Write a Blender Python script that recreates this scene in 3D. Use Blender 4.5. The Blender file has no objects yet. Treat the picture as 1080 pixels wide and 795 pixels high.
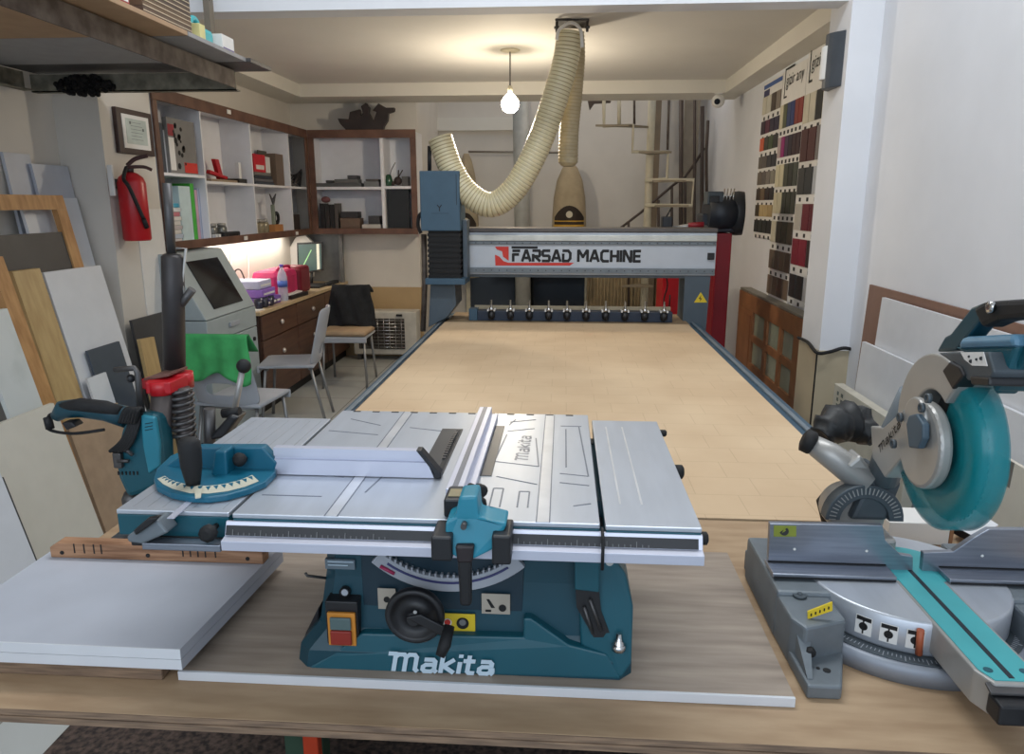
import bpy, bmesh, math, random
from mathutils import Vector, Matrix
random.seed(7)
PI = math.pi
sc = bpy.context.scene
C = sc.collection
V = Vector

# ---------------------------------------------------------------- camera
CAM = V((0, 0, 1.55))
FWD = V((-0.066696, 0.971416, -0.227822)); RGT = V((0.997651, 0.068497, 0)); UPV = RGT.cross(FWD)
cd = bpy.data.cameras.new('camera'); cam = bpy.data.objects.new('camera', cd); C.objects.link(cam)
rot = Matrix((RGT, UPV, -FWD)).transposed()
cam.matrix_world = Matrix.Translation(CAM) @ rot.to_4x4()
cd.sensor_width = 36; cd.lens = 780 / 1080 * 36; cd.clip_start = 0.02; cd.clip_end = 100
sc.camera = cam

# ---------------------------------------------------------------- world, lights, exposure
sc.view_settings.view_transform = 'Standard'; sc.view_settings.look = 'None'
sc.view_settings.gamma = 1; sc.view_settings.use_curve_mapping = False
sc.view_settings.exposure = 0.0
w = bpy.data.worlds.new('world'); sc.world = w; w.use_nodes = True
w.node_tree.nodes['Background'].inputs[0].default_value = (0.62, 0.78, 1.0, 1)
w.node_tree.nodes['Background'].inputs[1].default_value = 0.75

def area(name, loc, target, sx, sy, power, col):
    l = bpy.data.lights.new(name, 'AREA'); l.shape = 'RECTANGLE'; l.size = sx; l.size_y = sy; l.energy = power; l.color = col
    o = bpy.data.objects.new(name, l); C.objects.link(o); o.location = loc
    o.rotation_euler = (V(target) - V(loc)).to_track_quat('-Z', 'Y').to_euler()
    return o
def point(name, loc, power, col, r=0.04):
    l = bpy.data.lights.new(name, 'POINT'); l.energy = power; l.color = col; l.shadow_soft_size = r
    o = bpy.data.objects.new(name, l); C.objects.link(o); o.location = loc
    return o
area('shopfront_daylight', (-0.4, -1.9, 2.7), (-0.1, 3, 2.2), 3.6, 2.0, 54, (0.84, 0.92, 1.0))
area('overhead_tube_light', (0.0, 2.2, 3.85), (0.0, 2.5, 0), 2.4, 0.5, 56, (0.93, 0.97, 1.0))
area('added_recess_fill', (0.4, 8.2, 3.9), (0.2, 8.4, 0), 1.2, .5, 12, (1, .88, .74))  # unseen soft lamp added to lift the back recess wall

# ---------------------------------------------------------------- pixel -> world point on a real plane
def ray(px, py): return FWD * 780 + RGT * (px - 540) - UPV * (py - 397.5)
def AY(px, py, y): d = ray(px, py); return CAM + d * (y / d.y)
def AZ(px, py, z): d = ray(px, py); return CAM + d * ((z - 1.55) / d.z)
def AX(px, py, x): d = ray(px, py); return CAM + d * (x / d.x)

# ---------------------------------------------------------------- materials
MATS = {}
def mat(name, col, rough=0.6, metal=0.0, noise=0.08, nscale=12, bump=0.0, stretch=(1, 1, 1), col2=None, emit=None, estr=0, alpha=1, trans=0, spec=None, coat=0, lo=.35, hi=.65):
    if name in MATS: return MATS[name]
    m = bpy.data.materials.new(name); m.use_nodes = True; nt = m.node_tree; b = nt.nodes['Principled BSDF']
    b.inputs['Roughness'].default_value = rough; b.inputs['Metallic'].default_value = metal
    c1 = V(col); c2 = V(col2) if col2 else V([max(0, c * (1 - noise * 2)) for c in col])
    tc = nt.nodes.new('ShaderNodeTexCoord'); mp = nt.nodes.new('ShaderNodeMapping'); nz = nt.nodes.new('ShaderNodeTexNoise'); rp = nt.nodes.new('ShaderNodeValToRGB')
    mp.inputs['Scale'].default_value = stretch; nz.inputs['Scale'].default_value = nscale; nz.inputs['Detail'].default_value = 6
    nt.links.new(tc.outputs['Object'], mp.inputs[0]); nt.links.new(mp.outputs[0], nz.inputs['Vector']); nt.links.new(nz.outputs['Fac'], rp.inputs[0])
    rp.color_ramp.elements[0].position = lo; rp.color_ramp.elements[1].position = hi
    rp.color_ramp.elements[0].color = (*c2, 1); rp.color_ramp.elements[1].color = (*c1, 1)
    nt.links.new(rp.outputs[0], b.inputs['Base Color'])
    if bump:
        bp = nt.nodes.new('ShaderNodeBump'); bp.inputs['Strength'].default_value = bump; bp.inputs['Distance'].default_value = 0.01
        nt.links.new(nz.outputs['Fac'], bp.inputs['Height']); nt.links.new(bp.outputs[0], b.inputs['Normal'])
    if emit: b.inputs['Emission Color'].default_value = (*emit, 1); b.inputs['Emission Strength'].default_value = estr
    if alpha < 1: b.inputs['Alpha'].default_value = alpha
    if trans: b.inputs['Transmission Weight'].default_value = trans; b.inputs['IOR'].default_value = 1.25
    if coat: b.inputs['Coat Weight'].default_value = coat
    MATS[name] = m; return m
def L(r, g, b): return tuple(((c / 255) / 12.92 if c / 255 <= .04045 else ((c / 255 + .055) / 1.055) ** 2.4) for c in (r, g, b))

wall_m = mat('wall_paint', L(214, 208, 199), .85, noise=.03, nscale=3, bump=.06)
wallw_m = mat('white_wall_paint', L(228, 230, 235), .8, noise=.03, nscale=2.5, bump=.06)
ceil_m = mat('ceiling_paint', L(222, 219, 213), .8, noise=.025, nscale=2)
trim_m = mat('cornice_paint', L(222, 218, 208), .75, noise=.02, nscale=3)
marble_m = mat('beige_marble', L(202, 188, 160), .35, noise=.08, nscale=4, bump=0)
tan_m = mat('tan_dado', L(186, 158, 116), .5, noise=.06, nscale=3)
mdf_m = mat('raw_mdf', L(222, 190, 150), .75, nscale=5, col2=L(206, 172, 132))
ply_m = mat('plywood_bench', L(180, 153, 122), .65, nscale=6, stretch=(1, 5, 5), col2=L(160, 132, 102))
plyedge_m = mat('plywood_edge', L(150, 124, 100), .75, nscale=14, stretch=(1, 4, 14), col2=L(112, 92, 76))
white_m = mat('white_laminate', L(218, 220, 224), .45, noise=.02)
whitew_m = mat('cream_laminate', L(216, 210, 196), .5, noise=.02)
gwhite_m = mat('grey_laminate', L(186, 190, 200), .4, noise=.04, nscale=8)
brown_m = mat('brown_laminate', L(98, 72, 58), .45, nscale=9, stretch=(1, 1, 8), col2=L(76, 54, 44))
trimbrown_m = mat('brown_trim_wood', L(112, 80, 64), .5, nscale=8, col2=L(90, 62, 50))
dark_m = mat('dark_grey_laminate', L(70, 68, 68), .5, nscale=6, noise=.08)
slate_m = mat('slate_board', L(72, 80, 90), .55, noise=.05)
pine_m = mat('pine_wood', L(196, 150, 98), .55, nscale=6, stretch=(6, 6, .7), col2=L(170, 124, 76))
oak_m = mat('light_oak_board', L(196, 168, 118), .5, nscale=7, stretch=(5, 5, .6), col2=L(182, 152, 104))
block_m = mat('reclaimed_wood', L(176, 134, 102), .7, nscale=8, stretch=(1, 5, 14), col2=L(126, 88, 62))
alu_m = mat('cast_aluminium', L(192, 197, 205), .38, .55, noise=.035, nscale=9, stretch=(5, .8, 1))
alud_m = mat('brushed_aluminium', L(152, 157, 168), .32, .8, noise=.08, nscale=16, stretch=(.6, 12, 12))
alul_m = mat('anodised_profile', L(206, 208, 222), .38, .45, noise=.02)
chrome_m = mat('chrome', L(200, 200, 200), .15, 1, noise=.03)
steel_m = mat('dark_steel', L(98, 96, 96), .45, .7, noise=.15, nscale=20)
rust_m = mat('old_steel', L(108, 98, 90), .65, .35, nscale=14, col2=L(70, 58, 52))
post_m = mat('worn_post', L(92, 84, 82), .45, .5, noise=.12, nscale=16)
black_m = mat('black_plastic', L(30, 30, 33), .45, noise=.1)
rubber_m = mat('black_rubber', L(22, 22, 24), .7, noise=.1)
teal_m = mat('dark_teal_paint', L(20, 84, 98), .42, noise=.07, nscale=6)
tealh_m = mat('teal_plastic', L(18, 98, 124), .38, noise=.08, nscale=8)
teald_m = mat('deep_teal_body', L(16, 66, 80), .4, noise=.08, nscale=6)
tealarm_m = mat('turquoise_insert', L(72, 180, 186), .45, noise=.05, nscale=10)
red_m = mat('red_paint', L(190, 26, 36), .35, noise=.06)
redd_m = mat('dark_red_paint', L(140, 18, 34), .45, noise=.1, nscale=5)
cncgrey_m = mat('cnc_grey_blue', L(78, 90, 100), .45, noise=.05)
cncblue_m = mat('cnc_blue', L(62, 90, 110), .45, noise=.05)
cncl_m = mat('cnc_light_panel', L(190, 196, 204), .4, .1, noise=.03)
kiosk_m = mat('console_grey', L(166, 176, 178), .5, noise=.03)
glassd_m = mat('dark_glass', L(18, 20, 22), .08, noise=.02)
frost_m = mat('frosted_pane', L(150, 158, 140), .25, noise=.1, nscale=5)
castg_m = mat('cast_grey', L(120, 128, 134), .5, .3, noise=.08, nscale=20, bump=.05)
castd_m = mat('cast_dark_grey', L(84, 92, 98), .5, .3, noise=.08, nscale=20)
silver_m = mat('silver_paint', L(172, 170, 166), .38, .35, noise=.04)
cloth_m = mat('dust_bag_cloth', L(176, 160, 132), .9, noise=.08, nscale=10, bump=.2)
cream_m = mat('cream_steel', L(204, 196, 174), .6, noise=.06)
paper_m = mat('white_paper', L(228, 226, 222), .8, noise=.02)
blackp_m = mat('black_print', L(18, 18, 20), .6, noise=.02)
redp_m = mat('red_print', L(206, 52, 40), .5, noise=.02)
yellow_m = mat('yellow_sticker', L(226, 196, 44), .5, noise=.03)
lightp_m = mat('pale_print', L(196, 214, 226), .5, noise=.02)
plast_m = mat('grey_chair_plastic', L(168, 172, 180), .45, noise=.04)
tubeg_m = mat('grey_tube_steel', L(150, 150, 150), .4, .5, noise=.05)
fabric_m = mat('black_fabric', L(34, 36, 40), .95, noise=.2, nscale=18, bump=.5)
bulb_m = mat('lit_bulb', (1, .95, .85), .5, emit=(1, .86, .62), estr=28)
led_m = mat('lit_led', (1, 1, 1), .5, emit=(1, .95, .85), estr=10)
gteal_m = None

# ---------------------------------------------------------------- mesh builder
class MB:
    def __init__(s): s.bm = bmesh.new(); s.m = 0; s.sm = False
    def _f(s, vs):
        try:
            f = s.bm.faces.new(vs); f.material_index = s.m; f.smooth = s.sm; return f
        except ValueError: return None
    def quad(s, *pts): s._f([s.bm.verts.new(p) for p in pts]); return s
    def hexa(s, a, b):      # a, b: 4 points each, matching loops
        va = [s.bm.verts.new(p) for p in a]; vb = [s.bm.verts.new(p) for p in b]; n = len(a)
        fs = [s._f(va[::-1]), s._f(vb)]
        for i in range(n): s._f([va[i], va[(i + 1) % n], vb[(i + 1) % n], vb[i]])
        return s
    def box(s, x0, x1, y0, y1, z0, z1, bev=0.0):
        if x0 > x1: x0, x1 = x1, x0
        if y0 > y1: y0, y1 = y1, y0
        if z0 > z1: z0, z1 = z1, z0
        t = bmesh.new(); bmesh.ops.create_cube(t, size=1)
        for v in t.verts: v.co = V((x0 + (v.co.x + .5) * (x1 - x0), y0 + (v.co.y + .5) * (y1 - y0), z0 + (v.co.z + .5) * (z1 - z0)))
        bev = min(bev, .45 * min(x1 - x0, y1 - y0, z1 - z0))
        if bev > 0: bmesh.ops.bevel(t, geom=t.edges[:], offset=bev, segments=2, affect='EDGES', profile=.5)
        s.merge(t); return s
    def merge(s, t, M=None):
        mp = {}
        for v in t.verts: mp[v] = s.bm.verts.new(M @ v.co if M else v.co)
        for f in t.faces: s._f([mp[v] for v in f.verts])
        t.free()
    def prism(s, pts, vec, bev=0.0):
        vec = V(vec); t = bmesh.new()
        va = [t.verts.new(p) for p in pts]; vb = [t.verts.new(V(p) + vec) for p in pts]; n = len(pts)
        t.faces.new(va[::-1]); t.faces.new(vb)
        for i in range(n): t.faces.new([va[i], va[(i + 1) % n], vb[(i + 1) % n], vb[i]])
        bmesh.ops.recalc_face_normals(t, faces=t.faces[:])
        if bev > 0:
            try: bmesh.ops.bevel(t, geom=t.edges[:], offset=bev, segments=2, affect='EDGES', profile=.5, clamp_overlap=True)
            except Exception: pass
        s.merge(t); return s
    def tube(s, path, r, seg=12, caps=True, rf=None):
        path = [V(p) for p in path]; rings = []; n = len(path); u = None
        for i, p in enumerate(path):
            t = (path[min(i + 1, n - 1)] - path[max(i - 1, 0)]).normalized()
            if u is None: u = t.cross(V((0, 0, 1))) if abs(t.z) < .9 else t.cross(V((1, 0, 0)))
            u = (u - t * u.dot(t)).normalized(); w2 = t.cross(u)
            rr = rf(i) if rf else (r[i] if isinstance(r, (list, tuple)) else r)
            rings.append([s.bm.verts.new(p + (u * math.cos(2 * PI * k / seg) + w2 * math.sin(2 * PI * k / seg)) * rr) for k in range(seg)])
        sm = s.sm; s.sm = True
        for a, b in zip(rings, rings[1:]):
            for k in range(seg): s._f([a[k], a[(k + 1) % seg], b[(k + 1) % seg], b[k]])
        s.sm = sm
        if caps: s._f(rings[0][::-1]); s._f(rings[-1])
        return s
    def cyl(s, p0, p1, r0, r1=None, seg=24): return s.tube([p0, p1], [r0, r0 if r1 is None else r1], seg)
    def lathe(s, prof, org, axis=(0, 0, 1), seg=24):   # prof: (r, h)
        org = V(org); ax = V(axis).normalized()
        u = ax.cross(V((0, 1, 0))) if abs(ax.y) < .9 else ax.cross(V((1, 0, 0))); u.normalize(); w2 = ax.cross(u)
        rings = []
        for r, h in prof:
            rings.append([s.bm.verts.new(org + ax * h + (u * math.cos(2 * PI * k / seg) + w2 * math.sin(2 * PI * k / seg)) * max(r, 1e-4)) for k in range(seg)])
        sm = s.sm; s.sm = True
        for a, b in zip(rings, rings[1:]):
            for k in range(seg): s._f([a[k], a[(k + 1) % seg], b[(k + 1) % seg], b[k]])
        s.sm = sm; s._f(rings[0][::-1]); s._f(rings[-1]); return s
    def sphere(s, c, r, sx=1, sy=1, sz=1, seg=16):
        t = bmesh.new(); bmesh.ops.create_uvsphere(t, u_segments=seg, v_segments=seg // 2 + 2, radius=r)
        sm = s.sm; s.sm = True; s.merge(t, Matrix.Translation(V(c)) @ Matrix.Diagonal((sx, sy, sz, 1))); s.sm = sm; return s
    def build(s, name, mats, parent=None, origin=None):
        me = bpy.data.meshes.new(name); bmesh.ops.recalc_face_normals(s.bm, faces=s.bm.faces[:])
        off = V(origin) if origin is not None else (parent_world(parent) if parent else None)
        if off is None:
            xs = [v.co for v in s.bm.verts]
            off = V(((min(c.x for c in xs) + max(c.x for c in xs)) / 2, (min(c.y for c in xs) + max(c.y for c in xs)) / 2, min(c.z for c in xs)))
        for v in s.bm.verts: v.co -= off
        s.bm.to_mesh(me); s.bm.free()
        for m in (mats if isinstance(mats, (list, tuple)) else [mats]): me.materials.append(m)
        o = bpy.data.objects.new(name, me); C.objects.link(o)
        if parent: o.parent = parent; o.location = off - parent_world(parent)
        else: o.location = off
        return o
def parent_world(p):
    v = V(p.location)
    while p.parent: p = p.parent; v = v + V(p.location)
    return v
def smooth(o):
    for f in o.data.polygons: f.use_smooth = True
    return o
def tag(o, label, cat, group=None, kind=None):
    o['label'] = label; o['category'] = cat
    if group: o['group'] = group
    if kind: o['kind'] = kind
    return o
def thing(name, label, cat, loc, group=None):
    o = bpy.data.objects.new(name, None); C.objects.link(o); o.location = loc; o.empty_display_size = .05
    return tag(o, label, cat, group)
def struct(name, mb, m): o = mb.build(name, m); o['kind'] = 'structure'; return o
def box(name, x0, x1, y0, y1, z0, z1, m, parent=None, bev=.002): return MB().box(x0, x1, y0, y1, z0, z1, bev).build(name, m, parent)
def copy_tree(o, parent=None):
    c = o.copy(); C.objects.link(c); c.parent = parent
    for ch in list(o.children): copy_tree(ch, c)
    return c
def text(name, s, m, parent, org, xd, yd, width, height, ext=.0006, shear=0, offset=0.0):
    cu = bpy.data.curves.new(name, 'FONT'); cu.body = s; cu.size = 1; cu.extrude = 0; cu.shear = shear; cu.offset = offset
    to = bpy.data.objects.new(name, cu); C.objects.link(to)
    dg = bpy.context.evaluated_depsgraph_get(); dg.update()
    me = bpy.data.meshes.new_from_object(to.evaluated_get(dg)); bpy.data.objects.remove(to)
    xs = [v.co.x for v in me.vertices]; ys = [v.co.y for v in me.vertices]
    x0, x1, y0, y1 = min(xs), max(xs), min(ys), max(ys)
    xd = V(xd).normalized(); yd = V(yd).normalized(); nn = xd.cross(yd); pw = parent_world(parent) if parent else V((0, 0, 0))
    for v in me.vertices:
        a = (v.co.x - x0) / (x1 - x0) * width; b = (v.co.y - y0) / (y1 - y0) * height
        v.co = V(org) + xd * a + yd * b + nn * ext - pw
    me.materials.clear(); me.materials.append(m)
    o = bpy.data.objects.new(name, me); C.objects.link(o)
    if parent: o.parent = parent
    return o
def spline(pts, n=8):
    pts = [V(p) for p in pts]; out = []
    P = [pts[0]] + pts + [pts[-1]]
    for i in range(1, len(P) - 2):
        for k in range(n):
            t = k / n
            out.append(.5 * ((2 * P[i]) + (-P[i - 1] + P[i + 1]) * t + (2 * P[i - 1] - 5 * P[i] + 4 * P[i + 1] - P[i + 2]) * t * t + (-P[i - 1] + 3 * P[i] - 3 * P[i + 1] + P[i + 2]) * t ** 3))
    out.append(pts[-1]); return out

GL = {'F': (.75, [[(0, 0), (0, .62), (.62, .62)], [(0, .98), (.75, .98)]]), 'A': (.95, [[(0, 0), (.42, 1), (.55, 1), (.95, 0)], [(.38, .28), (.80, .28)]]),
 'R': (.8, [[(0, 0), (0, .6)], [(0, 1), (.75, 1), (.8, .92), (.8, .55), (.72, .45), (.2, .45), (.8, 0)]]), 'S': (.8, [[(.8, 1), (.1, 1), (0, .9), (0, .6), (.1, .5), (.7, .5), (.8, .4), (.8, .1), (.7, 0), (0, 0)]]),
 'D': (.85, [[(0, 0), (0, .65)], [(0, 1), (.6, 1), (.85, .75), (.85, .25), (.6, 0), (0, 0)]]), 'M': (1.1, [[(0, 0), (0, 1), (.1, 1), (.55, .4), (1.0, 1), (1.1, 1), (1.1, 0)]]),
 'C': (.8, [[(.8, 1), (.2, 1), (0, .8), (0, .2), (.2, 0), (.8, 0)]]), 'H': (.8, [[(0, 0), (0, 1)], [(.8, 0), (.8, 1)], [(0, .5), (.8, .5)]]), 'I': (0, [[(0, 0), (0, 1)]]),
 'N': (.85, [[(0, 0), (0, 1), (.1, 1), (.75, 0), (.85, 0), (.85, 1)]]), 'E': (.7, [[(.7, 1), (0, 1), (0, 0), (.7, 0)], [(0, .5), (.65, .5)]]), ' ': (.25, []),
 'm': (1.5, [[(-.25, 1.0), (.12, 1.0), (.12, 0)], [(.12, .80), (.3, .97), (.62, .97), (.75, .82), (.75, 0)], [(.75, .80), (.93, .97), (1.25, .97), (1.38, .82), (1.38, .1), (1.5, 0)]]),
 'a': (.75, [[(.1, .72), (.55, .72), (.68, .6), (.68, .08), (.8, 0)], [(.68, .42), (.15, .40), (0, .28), (0, .12), (.12, 0), (.5, 0), (.68, .12)]]),
 'k': (.72, [[(0, 0), (0, 1.0)], [(.65, .74), (.12, .36), (.72, 0)]]), 'i': (.02, [[(0, 0), (0, .58)], [(0, .98), (0, 1.04)]]), 't': (.5, [[(.15, 1.0), (.15, .1), (.25, 0), (.5, 0)], [(-.1, .72), (.45, .72)]])}
def strokes(name, s, m, parent, org, xd, yd, width, height, th=.17, slant=0, gap=.32):
    # lettering cut from thick strokes, laid on the plane through org
    adv = 0; segs = []
    for ch in s:
        wd, pl = GL[ch]
        for line in pl:
            for a, b in zip(line, line[1:]): segs.append(((a[0] + adv, a[1]), (b[0] + adv, b[1])))
        adv += wd + gap
    adv -= gap
    xd = V(xd).normalized(); yd = V(yd).normalized(); nn = xd.cross(yd); mb = MB(); kx = width / adv
    hh = height
    for i_, (a, b) in enumerate(segs):
        pa = V((a[0] * kx, a[1] * hh)); pb2 = V((b[0] * kx, b[1] * hh)); d = (pb2 - pa)
        if d.length < 1e-6: continue
        d.normalize(); t2 = th * height / 2; n2 = V((-d.y, d.x)) * t2; e = d * t2 * .6
        pts = [pa - e - n2, pb2 + e - n2, pb2 + e + n2, pa - e + n2]
        z_ = .0004 + .00002 * (i_ % 7)
        mb.quad(*[V(org) + xd * (q.x + slant * q.y) + yd * q.y + nn * z_ for q in pts])
    return mb.build(name, m, parent)

# ================================================================= SETTING
XL, XR, XRF, YB, YBR = -2.7, 1.5, 1.57, 7.5, 8.8
# tiled floor
fm = mat('floor_tiles', L(190, 192, 190), .22, noise=.03)
nt = fm.node_tree; b = nt.nodes['Principled BSDF']; br = nt.nodes.new('ShaderNodeTexBrick'); tc = nt.nodes.new('ShaderNodeTexCoord')
br.inputs['Scale'].default_value = 1; br.offset = 0; br.inputs['Brick Width'].default_value = .6; br.inputs['Row Height'].default_value = .6; br.inputs['Mortar Size'].default_value = .004
br.inputs['Color1'].default_value = (*L(186, 188, 186), 1); br.inputs['Color2'].default_value = (*L(194, 196, 192), 1); br.inputs['Mortar'].default_value = (*L(140, 136, 128), 1)
nt.links.new(tc.outputs['Object'], br.inputs['Vector']); nt.links.new(br.outputs[0], b.inputs['Base Color'])
struct('floor', MB().box(XL - .2, 1.9, -2.2, YBR + .1, -.1, 0), fm)
# left wall: near part, pillar, far part
struct('wall_left', MB().box(XL - .15, XL, -2.2, YB, 0, 4.0).box(XL, -2.45, 3.95, 4.46, 0, 4.0), wall_m)
struct('wall_right', MB().box(XR, XR + .2, -2.2, 4.0, 0, 4.0).box(XRF, XRF + .15, 4.0, YBR, 0, 4.0), wallw_m)
struct('trim_1', MB().box(1.35, XR + .01, 3.92, 4.22, .80, 4.0), wallw_m)           # pillar, painted part
struct('trim_2', MB().box(1.34, XR + .012, 3.91, 4.225, 0, .80).box(1.336, 1.35, 3.905, 3.93, 0, .80), marble_m)      # marble cladding
struct('wall_back', MB().box(XL, -1.45, YB, YB + .12, .72, 4.0).box(-1.57, -1.45, YB + .12, YBR, 0, 4.0).box(-1.57, 1.75, YBR, YBR + .12, 0, 4.0), wall_m)
struct('trim_3', MB().box(XL, -1.449, YB - .012, YB + .11, 0, .72), tan_m)
struct('trim_6', MB().box(1.332, 1.3385, 3.9015, 3.9085, .1, .79), blackp_m)
# header over the opening and the ceiling tray behind it
struct('wall_front', MB().box(XL, XR + .3, 3.97, 4.12, 2.5, 4.0), wallw_m)
struct('ceiling', MB().box(XL, XRF, 4.12, 7.45, 2.61, 2.75), ceil_m)
struct('trim_4', MB().box(XL, -2.42, 4.12, 7.0, 2.5, 2.61).box(1.40, XRF, 4.12, 7.0, 2.5, 2.61).box(XL, XRF, 7.0, 7.45, 2.5, 2.61), trim_m)
struct('ceiling', MB().box(XL - .15, XR + .3, -2.2, 4.0, 4.0, 4.1).box(XL - .15, 1.9, 7.45, YBR + .2, 4.0, 4.1), ceil_m)
# step in the back recess wall, and door behind the gantry
struct('trim_5', MB().box(-1.45, -.45, YBR - .06, YBR, 2.36, 2.5), trim_m)
# dark carpet under the bench
car_m = mat('speckled_carpet', L(96, 80, 72), .95, nscale=60, col2=L(44, 38, 36), bump=.5)
tag(MB().box(-1.47, 1.3, .2, 2.1, 0, .012).build('carpet', car_m), 'dark brown speckled carpet on the floor under the workbench', 'carpet')

# ================================================================= WORKBENCH
wb = thing('workbench', 'wide plywood workbench carrying both saws in the foreground', 'workbench', (0, 1.3, 0))
box('worktop', -1.06, 1.3, .93, 1.705, .789, .80, ply_m, wb, .001)
box('lower_sheet', -1.06, 1.3, .927, 1.70, .777, .788, plyedge_m, wb, .001)
MB().box(-1.06, 1.3, .9285, .932, .7895, .7992).build('edge', plyedge_m, wb)
green_m = mat('green_paint', L(60, 84, 66), .6, noise=.1)
for x, y in ((-.98, 1.0), (-.62, 1.62), (1.2, 1.0), (1.2, 1.62)):
    box('leg', x - .025, x + .025, y - .025, y + .025, .012 if x < 1.3 else 0, .776, green_m, wb)
box('leg', -.62, -.575, 1.42, 1.46, .012, .776, green_m, wb)
box('stretcher', -1.0, 1.22, 1.60, 1.63, .60, .65, green_m, wb)
orm = mat('orange_plastic', L(206, 72, 40), .5)
tag(MB().box(-.57, -.535, 1.40, 1.43, .012, .70, .004).lathe([(.02, 0), (.03, .02), (.03, .03), (.01, .035)], (-.5525, 1.415, .70)).build('pole', orm), 'orange pole upright beside the green bench leg', 'pole')

# board under the table saw
lam_m = mat('woodgrain_laminate', L(170, 155, 140), .5, nscale=5, stretch=(1, 9, 1), col2=L(138, 124, 112), lo=.3, hi=.7)
lb = thing('laminate_board', 'grey-brown wood-grain laminate board lying flat under the table saw', 'board', (-.12, 1.26, .80))
box('panel', -.61, .364, 1.018, 1.50, .8005, .8158, lam_m, lb, .0005)
box('edge_band', -.61, .364, 1.013, 1.018, .8005, .8162, white_m, lb, .0005)

# timber block and stacked sheets, left
tag(MB().box(-1.03, -.635, 1.01, 1.30, .8005, .833, .003).build('timber_plank', plyedge_m), 'rough plank lying under the grey sheets at the left bench end', 'plank')
sh = []
for i, (z0, lab) in enumerate(((.834, 'lower of two stacked grey laminate sheets at the left end of the bench'), (.8525, 'upper of two stacked grey laminate sheets, with the notched wood strip on it'))):
    t = thing('laminate_sheet', lab, 'board', (-.8, 1.15, z0), 'stacked laminate sheets')
    M_ = MB().prism([(-1.02, .995, z0), (-.59, .995, z0), (-.565, 1.36, z0), (-1.02, 1.36, z0)], (0, 0, .0175)); M_.build('panel', gwhite_m, t)
    box('edge_band', -1.02, -.59, .993, .9948, z0, z0 + .0176, white_m, t, 0)
wst = thing('wood_strip', 'reclaimed wood strip with dark notches on the grey sheets', 'wood strip', (-.8, 1.32, .8705))
MB().prism([(-1.0, 1.275, .8705), (-.57, 1.275, .8705), (-.57, 1.275, .902), (-.985, 1.275, .902), (-1.0, 1.275, .892)], (0, .03, 0), .002).build('strip', block_m, wst)
for x in (-.95, -.93, -.91, -.895, -.73, -.715, -.70, -.685, -.665): MB().box(x, x + .0025, 1.2743, 1.277, .882, .9015).build('notch', blackp_m, wst)
for x in (-.975, -.80, -.60): MB().cyl((x, 1.2735, .882), (x, 1.277, .882), .004, seg=12).build('screw', blackp_m, wst)

# ================================================================= TABLE SAW
ZT = 1.13
ts = thing('table_saw', 'teal portable table saw with ribbed aluminium top on the grey-brown board', 'table saw', (-.15, 1.2, .816))
def bodyface(y, s=0): return y
# body: flared base with splayed feet
bl, brr = AY(312, 702, 1.06), AY(665, 716, 1.06)
xL0, xR0 = -.432, .118
def ring(x0, x1, y0, y1, z, c=.02):
    return [V((x0 + c, y0, z)), V((x1 - c, y0, z)), V((x1, y0 + c, z)), V((x1, y1 - c, z)), V((x1 - c, y1, z)), V((x0 + c, y1, z)), V((x0, y1 - c, z)), V((x0, y0 + c, z))]
mbb = MB()
levels = [ring(-.426, .119, 1.040, 1.42, .8163), ring(-.422, .119, 1.043, 1.42, .845), ring(-.395, .114, 1.066, 1.41, .875), ring(-.383, .10, 1.078, 1.40, .96), ring(-.375, .085, 1.083, 1.39, 1.10)]
vr = [[mbb.bm.verts.new(p) for p in r] for r in levels]
for a, b_ in zip(vr, vr[1:]):
    for k in range(8): mbb._f([a[k], a[(k + 1) % 8], b_[(k + 1) % 8], b_[k]])
mbb._f(vr[0][::-1]); mbb._f(vr[-1])
mbb.build('base_housing', teald_m, ts)
FY = 1.10
def fr(px, py, y=FY): return AY(px, py, y - .02)
# recessed dark panel on the front
MB().prism([fr(380, 577, 1.098), fr(553, 577, 1.098), fr(550, 676, 1.088), fr(385, 668, 1.088)], (0, .006, 0), .001).build('front_panel', mat('navy_panel', L(14, 44, 58), .45, noise=.05), ts)
# right buttress with slot, bolt
MB().prism([fr(655, 716, 1.058), fr(666, 700, 1.058), fr(668, 640, 1.075), fr(660, 605, 1.085), fr(645, 586, 1.09), fr(610, 586, 1.09), fr(612, 680, 1.075)], (0, .30, 0), .004).build('side_buttress', teal_m, ts)
MB().prism([fr(607, 622, 1.07), fr(632, 622, 1.07), fr(634, 645, 1.07), fr(645, 672, 1.07), fr(626, 672, 1.07), fr(608, 640, 1.07)], (0, .01, 0)).build('side_slot', black_m, ts)
MB().prism([fr(606, 588, 1.068), fr(632, 590, 1.068), fr(632, 625, 1.068), fr(606, 622, 1.068)], (0, .012, 0), .002).build('side_hatch', teal_m, ts)
mb_ = MB(); p = fr(643, 593, 1.065); mb_.cyl(p, p + V((0, .02, 0)), .006)
mb_.build('bolt', chrome_m, ts)
mb_ = MB(); p = fr(653, 684, 1.05); mb_.lathe([(.011, -.008), (.011, 0), (.008, .001), (.008, .006), (.005, .008), (.004, .02)], p + V((0, .01, 0)), seg=14)
mb_.build('bolt', chrome_m, ts)
MB().tube([fr(616, 640, 1.066), fr(625, 668, 1.066)], .0025, 8).tube([fr(622, 632, 1.066), fr(634, 665, 1.066)], .0025, 8).build('wire_hook', steel_m, ts)
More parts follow.
